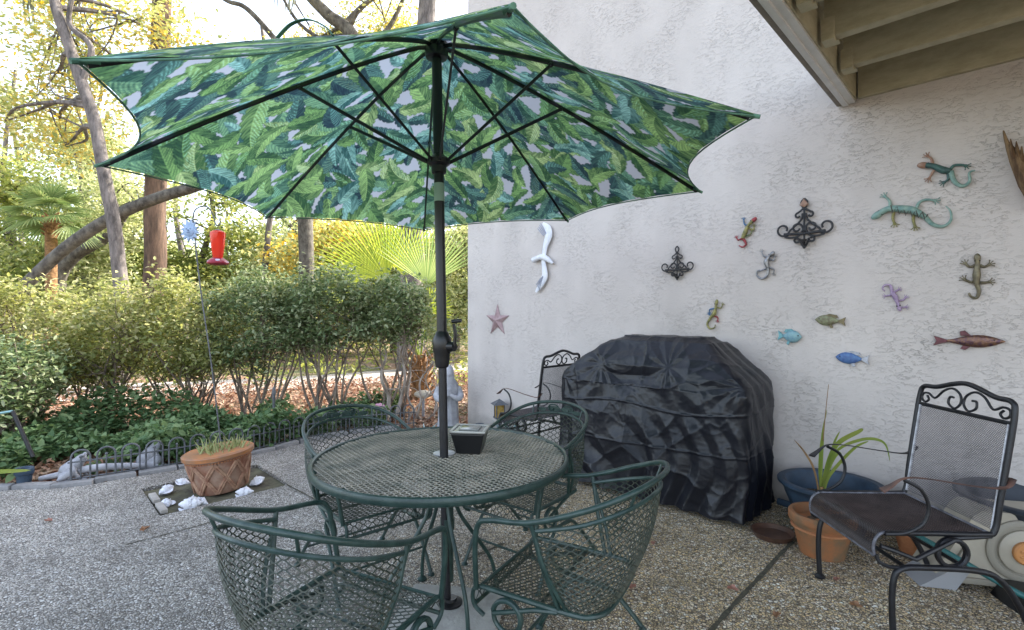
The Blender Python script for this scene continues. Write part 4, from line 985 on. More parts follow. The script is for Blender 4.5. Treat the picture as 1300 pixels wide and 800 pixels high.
for pts, w_, mt_ in [([(1043, 648), (1042, 610), (1044, 570), (1046, 545)], .020, M_blade), ([(1043, 640), (1048, 600), (1062, 565), (1090, 548), (1096, 545)], .030, M_blade),
                    ([(1043, 640), (1050, 610), (1064, 590), (1086, 568), (1103, 560)], .022, M_blade), ([(1042, 640), (1034, 598), (1022, 575), (1008, 558)], .014, M_blade_dry),
                    ([(1044, 620), (1054, 580), (1060, 560), (1066, 548)], .018, M_blade), ([(1045, 625), (1055, 590), (1066, 575), (1070, 590)], .016, M_blade),
                    ([(1043, 620), (1060, 575), (1095, 558), (1122, 562), (1130, 586)], .018, M_blade), ([(1042, 630), (1040, 590), (1044, 550), (1050, 520)], .012, M_blade)]:
    b = MB(); blade_strip(b, [lp(*p) for p in pts], w_); b.build('blade', mt_, PG)
b = MB().tube(smooth([lp(1045, 560), lp(1048, 525), lp(1052, 488)], 4), [.003, .0015], 5); b.build('dry_spike', M_blade_dry, PG)
b = MB().tube([lp(1043, 655), lp(1043, 618)], [.016, .010], 8); b.build('stem', M_blade_dry, PG)
# saucer
tag(MB().lathe([(0, .012), (.10, .012), (.118, .035), (.126, .036), (.122, .028), (.105, .0), (0, .0)], n=40).build('plant_saucer', mat('dark_saucer', (.055, .03, .022), .45, col2=(.11, .055, .035), vscale=9), None, loc=flo(981, 681)), 'empty dark brown plant saucer on the pebbled slab between the grill and the pots', 'saucer')
# pipe along the wall
PPp = empty('drain_pipe', W(-1.18, .16, 0), TH, 'short dark plastic drain pipe lying on the ground between the grill and the blue planter', 'pipe')
MB().tube([(0, 0, .04), (.26, -.06, .036)], .024, 14).build('pipe', M_bluepot, PPp); MB().tube([(.24, -.056, .037), (.285, -.066, .036)], .030, 14).build('coupling', M_silver, PPp)
# small square terracotta box and broom-like teal handle behind the chair
o = pot('small_terracotta_pot', (2.33, 2.93, 0), .12, .16, M_terra, 'small terracotta pot half hidden under the seat of the black armchair', rim=.01)
# big dark tub + hose reel
o = pot('dark_round_tub', (2.74, 2.66, 0), .32, .42, mat('dark_slate_plastic', (.025, .032, .045), .45, var=.3), 'large round dark slate tub behind the beige hose reel box', taper=.8, band=False)
M_beige = mat('beige_plastic', (.36, .32, .255), .5, var=.08, vscale=6, bump=.08, bscale=50); M_beiged = mat('beige_plastic_dark', (.25, .225, .18), .55); M_or = mat('orange_plastic', (.48, .21, .07), .45)
ry = math.radians(-14)
HRl = empty('hose_reel', (2.43, 2.58, 0), ry, 'beige plastic hose reel box with an orange hub, half cut off at the right edge', 'hose reel')
out = [(-.29, .06), (-.12, .37), (-.09, .40), (.30, .40), (.34, .37), (.34, .04), (.30, .02), (-.26, .02)]
MB().prism(out, -.07, .12, .035).build('housing', M_beige, HRl, shade=False)
MB().lathe([(.150, 0), (.150, .012), (.142, .018), (.120, .018), (.115, .010), (0, .010)], (.085, -.068, .215), 48, ax=(0, -1, 0)).build('reel_disc', M_beiged, HRl)
MB().lathe([(.105, 0), (.105, .022), (.098, .027), (0, .027)], (.085, -.070, .215), 40, ax=(0, -1, 0)).build('reel_disc', M_beige, HRl)
hb = MB().lathe([(.056, 0), (.056, .016), (.050, .022), (0, .024)], (.085, -.095, .215), 32, ax=(0, -1, 0))
for k in range(7): a = k*2*PI/7; hb.ball((.085+.03*math.cos(a), -.118, .215+.03*math.sin(a)), (.007, .004, .007), 8, 6)
hb.build('hub', M_or, HRl)
MB().box((-.20, -.076, .12), (.012, .02, .20), rot=Euler((0, .50, 0)), bev=.004).box((.03, -.075, .045), (.5, .018, .03), bev=.006).build('frame_rib', M_beiged, HRl)
MB().prism([(-.36, .0), (-.20, .0), (-.14, .10), (-.22, .10)], -.10, .10, .02).build('foot', mat('pale_grey_plastic', (.28, .28, .29), .5), HRl, shade=False)
tag(MB().tube(smooth([(1.98, 2.72, .30), (2.16, 2.50, .19), (2.34, 2.33, .085), (2.50, 2.20, .02)], 8), .014, 10).build('teal_hose', mat('teal_rubber', (.02, .11, .11), .45)), 'length of teal garden hose trailing from under the black armchair to the reel', 'hose')
b = MB().prism([(-.05, .0), (.45, .0), (.42, .055), (0, .075)], -.14, .1, .05); tag(b.build('folded_black_sheet', M_blackpow, None, False, loc=(2.38, 2.40, 0), rz=ry), 'dark rubber mat lying under the beige hose reel', 'mat')

# ================================================================ items on the far corner by the wall
M_stat = mat('grey_garden_stone', (.27, .27, .29), .85, col2=(.44, .44, .47), vscale=7, bump=.4, bscale=40)
ST = empty('garden_statue', (-.74, 5.92, -.03), math.radians(12), 'pale stone statue of a veiled robed figure at the house corner', 'statue')
def rings(b, secs, n=36, fold=0.0, nf=9):
    V = []
    for (z, rx, ry_, cx, cy) in secs:
        for j in range(n):
            a = 2*PI*j/n; k = 1+fold*math.sin(a*nf+z*4)*(1-min(1, max(0, z)/1.0)); V.append((cx+rx*k*math.cos(a), cy+ry_*k*math.sin(a), z))
    m_ = len(secs); b.add(V, [(i*n+j, i*n+(j+1) % n, (i+1)*n+(j+1) % n, (i+1)*n+j) for i in range(m_-1) for j in range(n)]+[tuple(range(n-1, -1, -1)), tuple((m_-1)*n+j for j in range(n))])
b = MB(); rings(b, [(0, .155, .14, 0, 0), (.03, .16, .145, 0, 0), (.06, .13, .115, 0, 0), (.2, .115, .10, 0, 0), (.35, .11, .09, 0, 0), (.46, .115, .085, 0, 0), (.54, .122, .085, 0, 0), (.60, .11, .078, 0, 0), (.635, .06, .055, 0, 0), (.66, .042, .045, 0, 0)], fold=.07); b.build('robe', M_stat, ST)
b = MB(); rings(b, [(.56, .125, .09, 0, .008), (.62, .10, .082, 0, .006), (.66, .072, .072, 0, .0), (.71, .066, .072, 0, -.002), (.76, .062, .068, 0, 0), (.80, .045, .05, 0, .004), (.825, .012, .014, 0, .006)], fold=.03, nf=5); b.build('veil', M_stat, ST)
b = MB().ball((0, -.035, .715), (.043, .045, .056), 16, 12).ball((0, -.083, .712), (.007, .010, .012), 8, 6).ball((-.016, -.074, .725), (.007, .005, .004), 8, 5).ball((.016, -.074, .725), (.007, .005, .004), 8, 5).ball((0, -.076, .692), (.012, .005, .003), 8, 5); b.build('face', M_stat, ST)
for k in (-1, 1):
    b = MB().tube(smooth([(k*.105, 0, .56), (k*.135, -.03, .47), (k*.10, -.10, .44), (k*.015, -.125, .49)], 6), [.036, .042, .035, .017], 12); b.build('arm', M_stat, ST)
b = MB().tube([(-.012, -.12, .48), (-.008, -.13, .55)], [.015, .008], 8).tube([(.012, -.12, .48), (.008, -.13, .55)], [.015, .008], 8); b.build('hands', M_stat, ST)
LN = empty('garden_lantern', (-.14, 5.68, 0), .3, 'small post lantern with a dark pitched roof and amber glass near the wall', 'lantern')
MB().box((0, 0, .115), (.05, .05, .23), bev=.004).build('post', M_grayiron, LN)
MB().box((0, 0, .30), (.085, .085, .15), bev=.004).build('amber_glass', mat('amber_glass', (.30, .17, .04), .2, col2=(.55, .38, .12), vscale=30), LN)
b = MB(); 
for sx in (-1, 1):
    for sy in (-1, 1): b.box((sx*.046, sy*.046, .30), (.010, .010, .16))
b.box((0, 0, .225), (.115, .115, .014)); b.add([(-.085, -.085, .375), (.085, -.085, .375), (.085, .085, .375), (-.085, .085, .375), (0, 0, .435)], [(0, 1, 4), (1, 2, 4), (2, 3, 4), (3, 0, 4), (3, 2, 1, 0)]); b.build('roof', M_grayiron, LN, False)
M_agave = mat('blue_agave', (.13, .22, .22), .55, col2=(.30, .42, .43), vscale=7)
def agave(loc, n, L_, label, mt=M_agave, w=.05, name='agave_plant', up=1.0):
    o = empty(name, loc, 0, label, 'plant'); r2 = random.Random(int(abs(loc[0]*100)))
    for k in range(n):
        a = k*2.399; el = r2.uniform(.35, 1.3)*up; l = L_*r2.uniform(.75, 1.1); c, s2 = math.cos(a), math.sin(a); b = MB()
        q = smooth([(0, 0, 0), (c*math.cos(el)*l*.4, s2*math.cos(el)*l*.4, math.sin(el)*l*.45), (c*math.cos(el)*l, s2*math.cos(el)*l, math.sin(el)*l*.85)], 6)
        b.tube(q, [w*.45, w*.55, w*.35, .002], 6, flat=(.22, 1)); b.build('leaf', mt, o)
    return o
agave((-.02, 5.55, 0), 11, .36, 'spiky blue green agave behind the table beside the lantern', w=.045)
agave((-.98, 5.75, -.02), 15, .32, 'low spreading grey blue succulent rosette beside the statue foot', w=.03, up=.5)
o = pot('tiny_olive_pot', (-.52, 5.86, 0), .055, .085, mat('olive_glaze', (.16, .16, .05), .3), 'tiny olive pot with a white rim beside the statue', band=True)
MB().lathe([(.048, .086), (.057, .088), (.055, .096), (.03, .102), (0, .102)], n=24).build('white_lid', M_shell, o)
o = empty('blue_jug', (-.37, 5.80, 0), 0, 'small navy blue glazed jug on the ground at the foot of the wall', 'jug'); MB().lathe([(.05, 0), (.075, .03), (.075, .07), (.045, .10), (.04, .12), (.05, .13), (.03, .13)], n=24).build('jug_body', M_bluepot, o); MB().tube(smooth([(.045, 0, .115), (.095, 0, .10), (.075, 0, .05)], 5), .008, 6).build('handle', M_bluepot, o)
# ================================================================ edging blocks and little arched fence
def along(path, step):
    q = smooth(path, 12); acc = 0; out = [(q[0], (q[1]-q[0]).normalized())]
    for i in range(1, len(q)):
        d = (q[i]-q[i-1]).length; acc += d
        if acc >= step: acc -= step; out.append((q[i]-(q[i]-q[i-1]).normalized()*acc, (q[i]-q[i-1]).normalized()))
    return out
protoE = None; K = 0; bl = along(edge[1:-1], .29)
rr = random.Random(4)
where = lambda p: 'left of the arched fence' if p.x < -3.6 else ('in front of the fence left of the lattice pot' if p.x < -2.75 else ('behind the lattice pot' if p.x < -2.2 else 'behind the mesh chairs'))
for p, t in bl:
    a = math.atan2(t.y, t.x)+rr.uniform(-.04, .04)
    if protoE is None:
        o = MB().box((0, 0, 0), (.275, .085, .10), bev=.012).build('edging_block', M_paver); protoE = o
    else: o = protoE.copy(); C.objects.link(o)
    nrm = Vector((-t.y, t.x, 0)); o.location = p+nrm*.052+Vector((0, 0, -.018+rr.uniform(-.006, .006))); o.rotation_euler = (rr.uniform(-.05, .05), rr.uniform(-.03, .03), a)
    tag(o, 'grey concrete patio edging block '+where(p), 'edging block', 'edging blocks along the patio')
def make_fence(n=4, wd=.165, H=.265, first=None):
    o = empty('arched_fence_panel', (0, 0, 0)); r = .0075
    for k in range(n):
        x0 = k*wd+.022; x1 = (k+1)*wd-.022; R1 = (x1-x0)/2; cx = (x0+x1)/2
        pts = [(x0, 0, -.05), (x0, 0, H-R1)]+[(cx-R1*math.cos(a), 0, H-R1+R1*math.sin(a)) for a in np.linspace(.2, PI-.2, 9)]+[(x1, 0, H-R1), (x1, 0, -.05)]
        MB().tube(pts, r, 6).tube([(cx, 0, .02), (cx, 0, H-R1-.005)], r*.8, 6).ball((cx, 0, H-R1+.004), .012, 6, 5).build('arch', M_grayiron, o)
    MB().tube([(0, .006, .035), (n*wd, .006, .035)], r*.9, 6).tube([(0, .006, H-.095), (n*wd, .006, H-.095)], r*.9, 6).build('rail', M_grayiron, o)
    return o
fpath = [Vector(p) for p in [(-3.60, 4.12, 0), (-3.28, 4.33, 0), (-2.90, 4.70, 0), (-2.5, 5.16, 0), (-2.28, 5.52, 0), (-1.93, 5.95, 0), (-1.4, 6.22, 0), (-.9, 6.4, 0)]]
fp = along(fpath, .665); labs = ['low grey iron fence panel of four arches nearest the stone frogs', 'low grey iron fence panel of four arches just left of the lattice pot', 'low grey iron fence panel of four arches right behind the lattice pot', 'low grey iron fence panel of four arches behind the back left mesh chair', 'low grey iron fence panel of four arches behind the table near the pink flower', 'low grey iron fence panel farthest right near the statue']
pf = make_fence()
for i, (p, t) in enumerate(fp[:5]):
    o = pf if i == 0 else copy_tree(pf); nx = fp[i+1][0] if i+1 < len(fp) else p+t; d = nx-p
    o.location = p; o.rotation_euler = (0, 0, math.atan2(d.y, d.x)); tag(o, labs[i], 'fence', 'low arched iron fence panels')

# ================================================================ lattice pot in its planting square
PX, PY = -2.335, 4.10
LPt = empty('lattice_terracotta_pot', (PX, PY, -.02), .2, 'wide weathered terracotta pot with crossed lattice relief standing in a soil square', 'planter'); LPt.rotation_euler = Euler((math.radians(1), math.radians(-5), .2))
R, H, rb = .255, .31, .18
MB().lathe([(rb-.005, 0), (rb, .008), (.226, H-.06), (.231, H-.05), (R-.01, H-.045), (R, H-.035), (R, H-.006), (R-.012, H), (R-.035, H), (R-.045, H-.02), (R-.06, H-.06)], n=72).build('pot_body', M_terra_old, LPt)
b = MB()
def onp(a, z): r = rb+(.226-rb)*z/(H-.06)+.004; return Vector((r*math.cos(a), r*math.sin(a), z))
for k in range(9):
    a0 = 2*PI*k/9
    for sg in (-1, 1):
        for off_ in (-.018, .018): b.tube([onp(a0+sg*(.72*t)+off_*2.6, .010+.235*t) for t in np.linspace(0, 1, 9)], .0095, 6)
b.build('lattice_relief', mat('lattice_terracotta', (.26, .12, .075), .8, col2=(.42, .26, .17), vscale=22, bump=.3), LPt)
b = MB()
for k in range(70): a = 2*PI*k/70; b.ball(((.233)*math.cos(a), .233*math.sin(a), H-.052), .008, 6, 4)
b.build('rope_band', M_terra, LPt)
MB().lathe([(R+.001, H-.034), (R+.002, H-.008), (R-.012, H+.002), (R-.034, H+.001)], n=72).build('orange_rim', mat('orange_stained_rim', (.40, .15, .045), .6, col2=(.24, .13, .07), vscale=9), LPt)
MB().lathe([(0, H-.02), (.15, H-.028), (R-.05, H-.05)], n=40).build('potting_soil', M_bed, LPt)
M_aloe = leafmat('pale_succulent', [(.16, .22, .06), (.30, .34, .14), (.42, .42, .22)], .15, nscale=6)
GP = empty('spiky_succulent', (PX, PY, .25), 0, 'pale spiky succulent plants filling the lattice pot', 'plant'); rr = random.Random(9)
for k in range(85):
    a = rr.uniform(0, 2*PI); r0 = .17*rr.random()**.5; bx, by = r0*math.cos(a), r0*math.sin(a); l = rr.uniform(.06, .14); ll = rr.uniform(-.5, .5); l2 = rr.uniform(-.5, .5)
    MB().tube([(bx, by, 0), (bx+ll*l*.4, by+l2*l*.4, l*.55), (bx+ll*l*.9, by+l2*l*.9, l)], [.009, .007, .001], 5).build('leaf', M_aloe, GP)
# seashells
def conch(b, L_, R_, seed):
    r2 = random.Random(seed); n = 30
    pts = [Vector((L_*(.5-i/n), .004*math.sin(i), R_*.6)) for i in range(n+1)]
    rad = [R_*(.08+.92*math.sin(min(1, (i/n)*1.75)*PI/2)*(1-max(0, i/n-.57)/.43*.9))*(1+.10*math.sin(i*1.5)) for i in range(n+1)]
    b.tube(pts, rad, 14)
    for k in range(7): a = k*.9; b.tube([Vector((L_*.02, math.cos(a)*R_*.8, R_*.6+math.sin(a)*R_*.8)), Vector((L_*.07, math.cos(a)*R_*1.25, R_*.6+math.sin(a)*R_*1.25))], [R_*.22, R_*.03], 6)
    lip = []
    for i in range(9): t = i/8; lip.append(Vector((L_*(.22-.66*t), -R_*(.75+.55*math.sin(t*PI)), R_*(.5-.35*math.sin(t*PI)))))
    b.tube(lip, [R_*.12, R_*.42, R_*.36, R_*.08], 8, flat=(.35, 1.2)); return b
sh = [(213, 622, .15, .048, 1.2, 'upright white conch shell at the back left of the lattice pot'), (232, 611, .15, .035, .1, 'flat white shell nearest the left foot of the lattice pot'), (243, 640, .20, .060, .3, 'largest white conch shell at the front of the soil square'),
      (212, 638, .13, .040, 2.4, 'small white shell leftmost at the front of the soil square'), (254, 636, .16, .038, -.2, 'smooth white shell right of the largest conch'), (311, 624, .17, .045, .1, 'white shell with dark tip at the right foot of the lattice pot'), (328, 611, .16, .048, .9, 'ragged white conch shell farthest right on the soil square')]
for i, (x, y, L_, R_, a, lab) in enumerate(sh):
    p = flo(x, y); b = conch(MB(), L_*.78, R_*.78, i); o = b.build('seashell', M_shell, None, loc=(p.x, p.y, -.02), rz=a); tag(o, lab, 'seashell', 'white shells round the lattice pot')
    o.rotation_euler = (0.3*(i % 3-1), 0.25*((i*2) % 3-1), a)
# boards edging the square
b = MB(); d = (B_-A_); t = d.normalized()
o = MB().box((.11, 0, 0), (.20, .045, .03), bev=.004).build('edging_strip', mat('pale_wood', (.36, .33, .30), .8, var=.2), None, loc=A_+t*.06+Vector((0.03, .02, .0)), rz=math.atan2(d.y, d.x)); tag(o, 'short pale strip along the left side of the soil square, near end', 'edging strip', 'pale strips in the soil square')
o2 = o.copy(); C.objects.link(o2); o2.location = A_+t*.33+Vector((.03, .02, 0)); o2['label'] = 'short pale strip along the left side of the soil square, far end'

# ================================================================ shepherd hook, ornament, feeder
HK = empty('shepherd_hook', (-2.40, 4.12, .2), 0, 'thin leaning iron shepherd hook standing in the lattice pot', 'garden hook')
def hp_(px, py, Y=4.12): return ray(px, py, Y)-Vector((-2.40, 4.12, .2))
MB().tube(smooth([hp_(280, 560), hp_(268, 460), hp_(255, 370), hp_(247, 300), hp_(245, 282), hp_(247, 268), hp_(256, 262), hp_(265, 264), hp_(271, 275), hp_(274, 285), hp_(279, 285), hp_(279, 277)], 6), .0055, 8).build('rod', M_grayiron, HK)
SNo = empty('sun_ornament', ray(241, 293, 4.105), 0, 'pale blue sun face ornament on the shepherd hook', 'ornament'); b = MB(); pts = []
for k in range(24): a = 2*PI*k/24+.1; r = .095 if k % 2 else .062; pts.append((r*.82*math.cos(a), r*math.sin(a)))
M_sun = mat('pale_blue_paint', (.30, .40, .56), .6, var=.15, vscale=30)
b.prism(pts, -.008, .006, .04).build('rays', M_sun, SNo); MB().ball((0, -.006, 0), (.045, .016, .050), 18, 12).build('face', M_sun, SNo)
MB().ball((-.015, -.022, .012), (.006, .004, .004), 8, 5).ball((.015, -.022, .012), (.006, .004, .004), 8, 5).ball((0, -.022, -.018), (.014, .004, .004), 8, 5).ball((0, -.024, 0), (.004, .005, .010), 8, 5).build('features', mat('slate_blue', (.14, .19, .30), .6), SNo)
fp_ = ray(276.5, 315, 4.10); FD = empty('hummingbird_feeder', fp_, 0, 'red glass hummingbird feeder hanging from the shepherd hook', 'bird feeder')
M_redg = bpy.data.materials.new('red_glass'); nt, N, L, P = nodes(M_redg); P.inputs['Base Color'].default_value = (.75, .06, .03, 1); P.inputs['Roughness'].default_value = .08; P.inputs['Coat Weight'].default_value = .5
tr = N.new('ShaderNodeBsdfTranslucent'); tr.inputs['Color'].default_value = (.95, .12, .06, 1); mix = N.new('ShaderNodeMixShader'); mix.inputs[0].default_value = .55; L.new(P.outputs[0], mix.inputs[1]); L.new(tr.outputs[0], mix.inputs[2]); L.new(mix.outputs[0], N['Material Output'].inputs['Surface'])
MB().lathe([(.0, .142), (.035, .14), (.056, .125), (.056, .10), (.047, .0), (.038, -.06), (.036, -.08), (.046, -.085)], n=28).build('bottle', M_redg, FD)
MB().lathe([(.030, -.078), (.046, -.082), (.072, -.105), (.080, -.118), (.078, -.128), (.055, -.138), (0, -.14)], n=28).build('base', mat('dark_red_plastic', (.28, .02, .04), .25), FD)
b = MB()
for k in range(4): a = k*PI/2+.5; b.lathe([(.0, .004), (.016, .003), (.017, 0), (0, 0)], (.062*math.cos(a), .062*math.sin(a), -.100), 12, ax=(math.cos(a)*.6, math.sin(a)*.6, .8))
b.build('feeding_port', mat('pale_lilac', (.55, .50, .62), .4), FD); MB().tube([(0, 0, .14), (0, 0, .155), (.012, 0, .178), (.010, 0, .195)], .0025, 6).lathe([(.036, .125), (.038, .135), (.012, .15), (0, .152)], n=24).build('hanger', M_grayiron, FD)

# ================================================================ bed furniture
o = empty('grey_bollard_stake', (-2.62, 5.60, -.05), 0, 'short slim grey metal stake standing behind the arched fence', 'stake'); MB().tube([(0, 0, 0), (0, 0, .55)], .016, 10).build('rod', M_grayiron, o); MB().lathe([(.02, .54), (.024, .56), (.012, .62), (0, .64)], n=12).build('cap', M_grayiron, o)
o = empty('melon_shaped_ball', (-2.93, 5.42, .05), 0, 'pale green striped round ball lying in the ground cover behind the fence', 'garden ball'); b = MB(); V = []
for i in range(15):
    t = PI*i/14
    for j in range(48): a = 2*PI*j/48; k = 1+.03*math.cos(a*9); V.append((.105*k*math.sin(t)*math.cos(a), .105*k*math.sin(t)*math.sin(a), .095*math.cos(t)))
b.add(V, [(i*48+j, (i+1)*48+j, (i+1)*48+(j+1) % 48, i*48+(j+1) % 48) for i in range(14) for j in range(48)]); b.build('ribbed_ball', mat('pale_green_rind', (.22, .30, .14), .5, col2=(.46, .50, .34), vscale=14), o)
MB().tube([(0, 0, .092), (.008, 0, .12)], .007, 6).build('stub', M_stem, o)
# pair of stone frogs
def frog(lab, x, y, rz, s=1.0):
    o = empty('stone_frog', (x, y, -.02), rz, lab, 'garden statue', 'grey stone frogs'); o.scale = (s, s, s); M = M_stat
    q = smooth([(0, -.08, .05), (0, -.03, .10), (0, .04, .16), (0, .085, .205), (0, .125, .215)], 6); MB().tube(q, [.04, .075, .07, .052, .048, .018], 16).build('body', M, o)
    for k in (-1, 1):
        MB().ball((k*.032, .10, .245), .020, 10, 8).build('eye', M, o)
        MB().tube(smooth([(k*.05, .03, .14), (k*.085, .06, .07), (k*.06, .11, .01)], 5), [.028, .018, .014], 10).ball((k*.062, .12, .01), (.02, .03, .010), 10, 6).build('foreleg', M, o)
        MB().tube(smooth([(k*.04, -.06, .05), (k*.10, .02, .085), (k*.10, -.06, .03), (k*.10, .02, .008)], 5), [.045, .045, .028, .014], 10).ball((k*.105, .04, .008), (.024, .04, .009), 10, 6).build('hind_leg', M, o)
frog('grey stone frog sitting upright left of the first fence arch', -3.72, 4.30, -1.2, .82); frog('grey stone frog rearing up behind the first fence arches', -3.30, 4.62, -.3, .9)
tag(MB().tube(smooth([(-3.92, 4.22, .01), (-3.6, 4.34, .06), (-3.35, 4.45, .05), (-3.1, 4.62, .0)], 6), [.02, .032, .028, .012], 10).build('grey_driftwood', M_stat), 'curved grey driftwood log at the feet of the stone frogs', 'driftwood')
o = pot('small_black_pot', (-3.93, 4.10, 0), .062, .14, M_bluepot, 'small black nursery pot at the left end of the flower bed', taper=.7)
o = empty('black_hand_tool', (-3.92, 4.28, 0), 0, 'slim black garden tool handle leaning at the left edge of the bed', 'garden tool'); MB().tube([ray(42, 580, 4.28)-Vector((-3.92, 4.28, 0)), ray(16, 522, 4.28)-Vector((-3.92, 4.28, 0))], .016, 10).build('handle', M_black, o); MB().tube([ray(16, 522, 4.28)-Vector((-3.92, 4.28, 0)), ray(-14, 527, 4.28)-Vector((-3.92, 4.28, 0))], .010, 8).build('crossbar', mat('teal_metal', (.22, .38, .38), .4, metal=.3), o)
b = MB(); blade_strip(b, [Vector((-.62, -.02, .08)), Vector((-.25, 0, .13)), Vector((.12, .0, .15))], .04); tag(b.build('strap_leaf', M_blade, None, loc=(-3.9, 4.0, 0)), 'single long yellow green strap leaf reaching in at the left edge of the bed', 'leaf')
o = empty('pink_flower', (-1.69, 6.5, -.03), 0, 'single pale pink flower behind the back left mesh chair', 'flower'); M_pink = mat('pink_petal', (.72, .36, .48), .6, var=.1)
MB().tube([(0, 0, 0), (0, 0, .19)], .004, 5).build('stem', M_blade_dry, o); b = MB()
for k in range(9): a = 2*PI*k/9; b.ball((.05*math.cos(a), -.01, .21+.04*math.sin(a)), (.036, .014, .028), 8, 6)
b.ball((0, -.025, .21), (.03, .014, .025), 8, 6).build('petals', M_pink, o)
# mushroom-like path lamp / pale bird seen under the azalea
o = empty('pale_mushroom_ornament', (-1.22, 7.0, -.05), 0, 'small pale mushroom shaped garden ornament under the azalea stems', 'ornament'); MB().lathe([(.02, 0), (.02, .30), (.012, .31)], n=10).build('stalk', M_stat, o); MB().ball((0, 0, .33), (.13, .09, .055), 16, 8).build('cap', mat('pale_cream', (.55, .50, .42), .7), o)
# dry leaves on the patio
M_dry = mat('dry_leaf', (.20, .09, .04), .7, col2=(.34, .19, .10), vscale=40)
def dryleaf(px, py, s, lab, mt=M_dry):
    p = flo(px, py); r2 = random.Random(px); b = MB(); pts = []
    for k in range(14): a = 2*PI*k/14; rr_ = s*(.55+.45*abs(math.cos(a*2.5))); pts.append(Vector((rr_*math.cos(a), rr_*.6*math.sin(a), .012+.4*s*math.sin(a)**2+.005*math.sin(a*5))))
    b.add([Vector((0, 0, .008))]+pts, [(0, i+1, (i+1) % 14+1) for i in range(14)]); o = b.build('fallen_leaf', mt, None, False, loc=p, rz=r2.uniform(0, 6)); so_ = o.modifiers.new('t', 'SOLIDIFY'); so_.thickness = .0012
    tag(o, lab, 'fallen leaf', 'dry leaves on the patio')
dryleaf(184, 674, .042, 'curled brown leaf lying beside the joint left of the front mesh chair'); M_dry2 = mat('reddish_leaf', (.26, .10, .07), .7, col2=(.40, .22, .16), vscale=40)
dryleaf(61, 663, .03, 'small reddish leaf lying alone at the left of the patio', M_dry2); dryleaf(829, 692, .026, 'small red leaf on the slab just left of the grill hem', M_dry2)
dryleaf(986, 784, .03, 'dark dry leaf at the bottom edge right of the long joint'); dryleaf(1086, 771, .03, 'brown dry leaf in front of the armchair foot'); dryleaf(930, 750, .03, 'dull red leaf left of the long joint', M_dry2); dryleaf(1062, 738, .026, 'small crimson leaf beside the armchair front foot', M_dry2)
dryleaf(803, 748, .03, 'pale red leaf behind the front right mesh chair', M_dry2)

# ================================================================ vegetation
L_az = leafmat('azalea_leaf', [(.08, .10, .04), (.19, .22, .08), (.34, .37, .13), (.50, .48, .27)], .42, nscale=1.6)
L_cam = leafmat('camellia_leaf', [(.04, .065, .03), (.10, .155, .065), (.20, .26, .12), (.36, .39, .24)], .3, .38, nscale=1.5)
L_gc = leafmat('ground_cover_leaf', [(.04, .08, .035), (.10, .18, .075), (.20, .28, .13)], .25, nscale=2)
L_tree = leafmat('oak_leaf', [(.05, .08, .03), (.15, .20, .06), (.30, .35, .12), (.44, .44, .17)], .5, nscale=.35)
L_yel = leafmat('autumn_leaf', [(.12, .17, .05), (.30, .34, .12), (.50, .50, .22), (.60, .46, .10)], .5, nscale=.5)
L_wood = leafmat('woodland_leaf', [(.07, .10, .045), (.20, .25, .10), (.38, .42, .20), (.52, .53, .32)], .5, nscale=.18)
L_palm = leafmat('palm_leaf', [(.08, .15, .06), (.18, .26, .10), (.30, .36, .16)], .45, nscale=1)
L_palmy = leafmat('yellow_palm_leaf', [(.10, .16, .04), (.22, .30, .06), (.38, .44, .10)], .45, nscale=1)

def shrub(x, y, rx, ry_, z0, z1, n, size, mt, label, stems=9, seed=0, group=None, name='azalea_shrub', cat='shrub', base_r=.18, sparse=.0):
    o = empty(name, (x, y, -.05), 0, label, cat, group); r2 = np.random.default_rng(seed+11)
    # clumps placed mostly near the outside of a flattened dome
    nc = 44; cl = []; z1 += r2.uniform(-.07, .06)
    while len(cl) < nc:
        p = r2.normal(size=3); p /= np.linalg.norm(p); rad = r2.uniform(.62, 1.0)
        q = np.array([p[0]*rx*rad, p[1]*ry_*rad, (z0+z1)/2+.05+(p[2] if p[2] > -.8 else -.8)*rad*(z1-z0)/2]); cl.append(q)
    cl = np.array(cl); k = r2.integers(0, nc, n); sg = np.array([.115*rx/.7, .115, .09])
    P_ = cl[k]+r2.normal(size=(n, 3))*sg*(.7+.6*r2.random((n, 1)))
    leaves('foliage', P_, size, mt, o, .46, .45)
    st = MB(); rr_ = random.Random(seed)
    for i in range(stems):
        a = rr_.uniform(0, 2*PI); b0 = Vector((base_r*math.cos(a), base_r*.7*math.sin(a), -.02)); ks = rr_.randrange(nc); e = Vector(cl[ks])
        m1 = b0.lerp(e, .35)+Vector((rr_.uniform(-.09, .09), rr_.uniform(-.06, .06), .0)); m2 = b0.lerp(e, .7)+Vector((rr_.uniform(-.1, .1), rr_.uniform(-.08, .08), .05))
        q = smooth([b0, m1, m2, e], 4); st.tube(q, [.022, .015, .009, .004], 6, cap=False)
        for kk in range(9):
            e2 = Vector(cl[rr_.randrange(nc)])*rr_.uniform(.92, 1.12); s2 = q[rr_.randrange(4, len(q)-3)]
            if (e2-s2).length < .75: st.tube(smooth([s2, s2.lerp(e2, .5)+Vector((rr_.uniform(-.08, .08), rr_.uniform(-.08, .08), rr_.uniform(-.03, .07))), e2], 3), [.009, .003], 5, cap=False)
    st.build('stems', M_stem, o); return o
GS = 'azalea shrubs of the hedge'
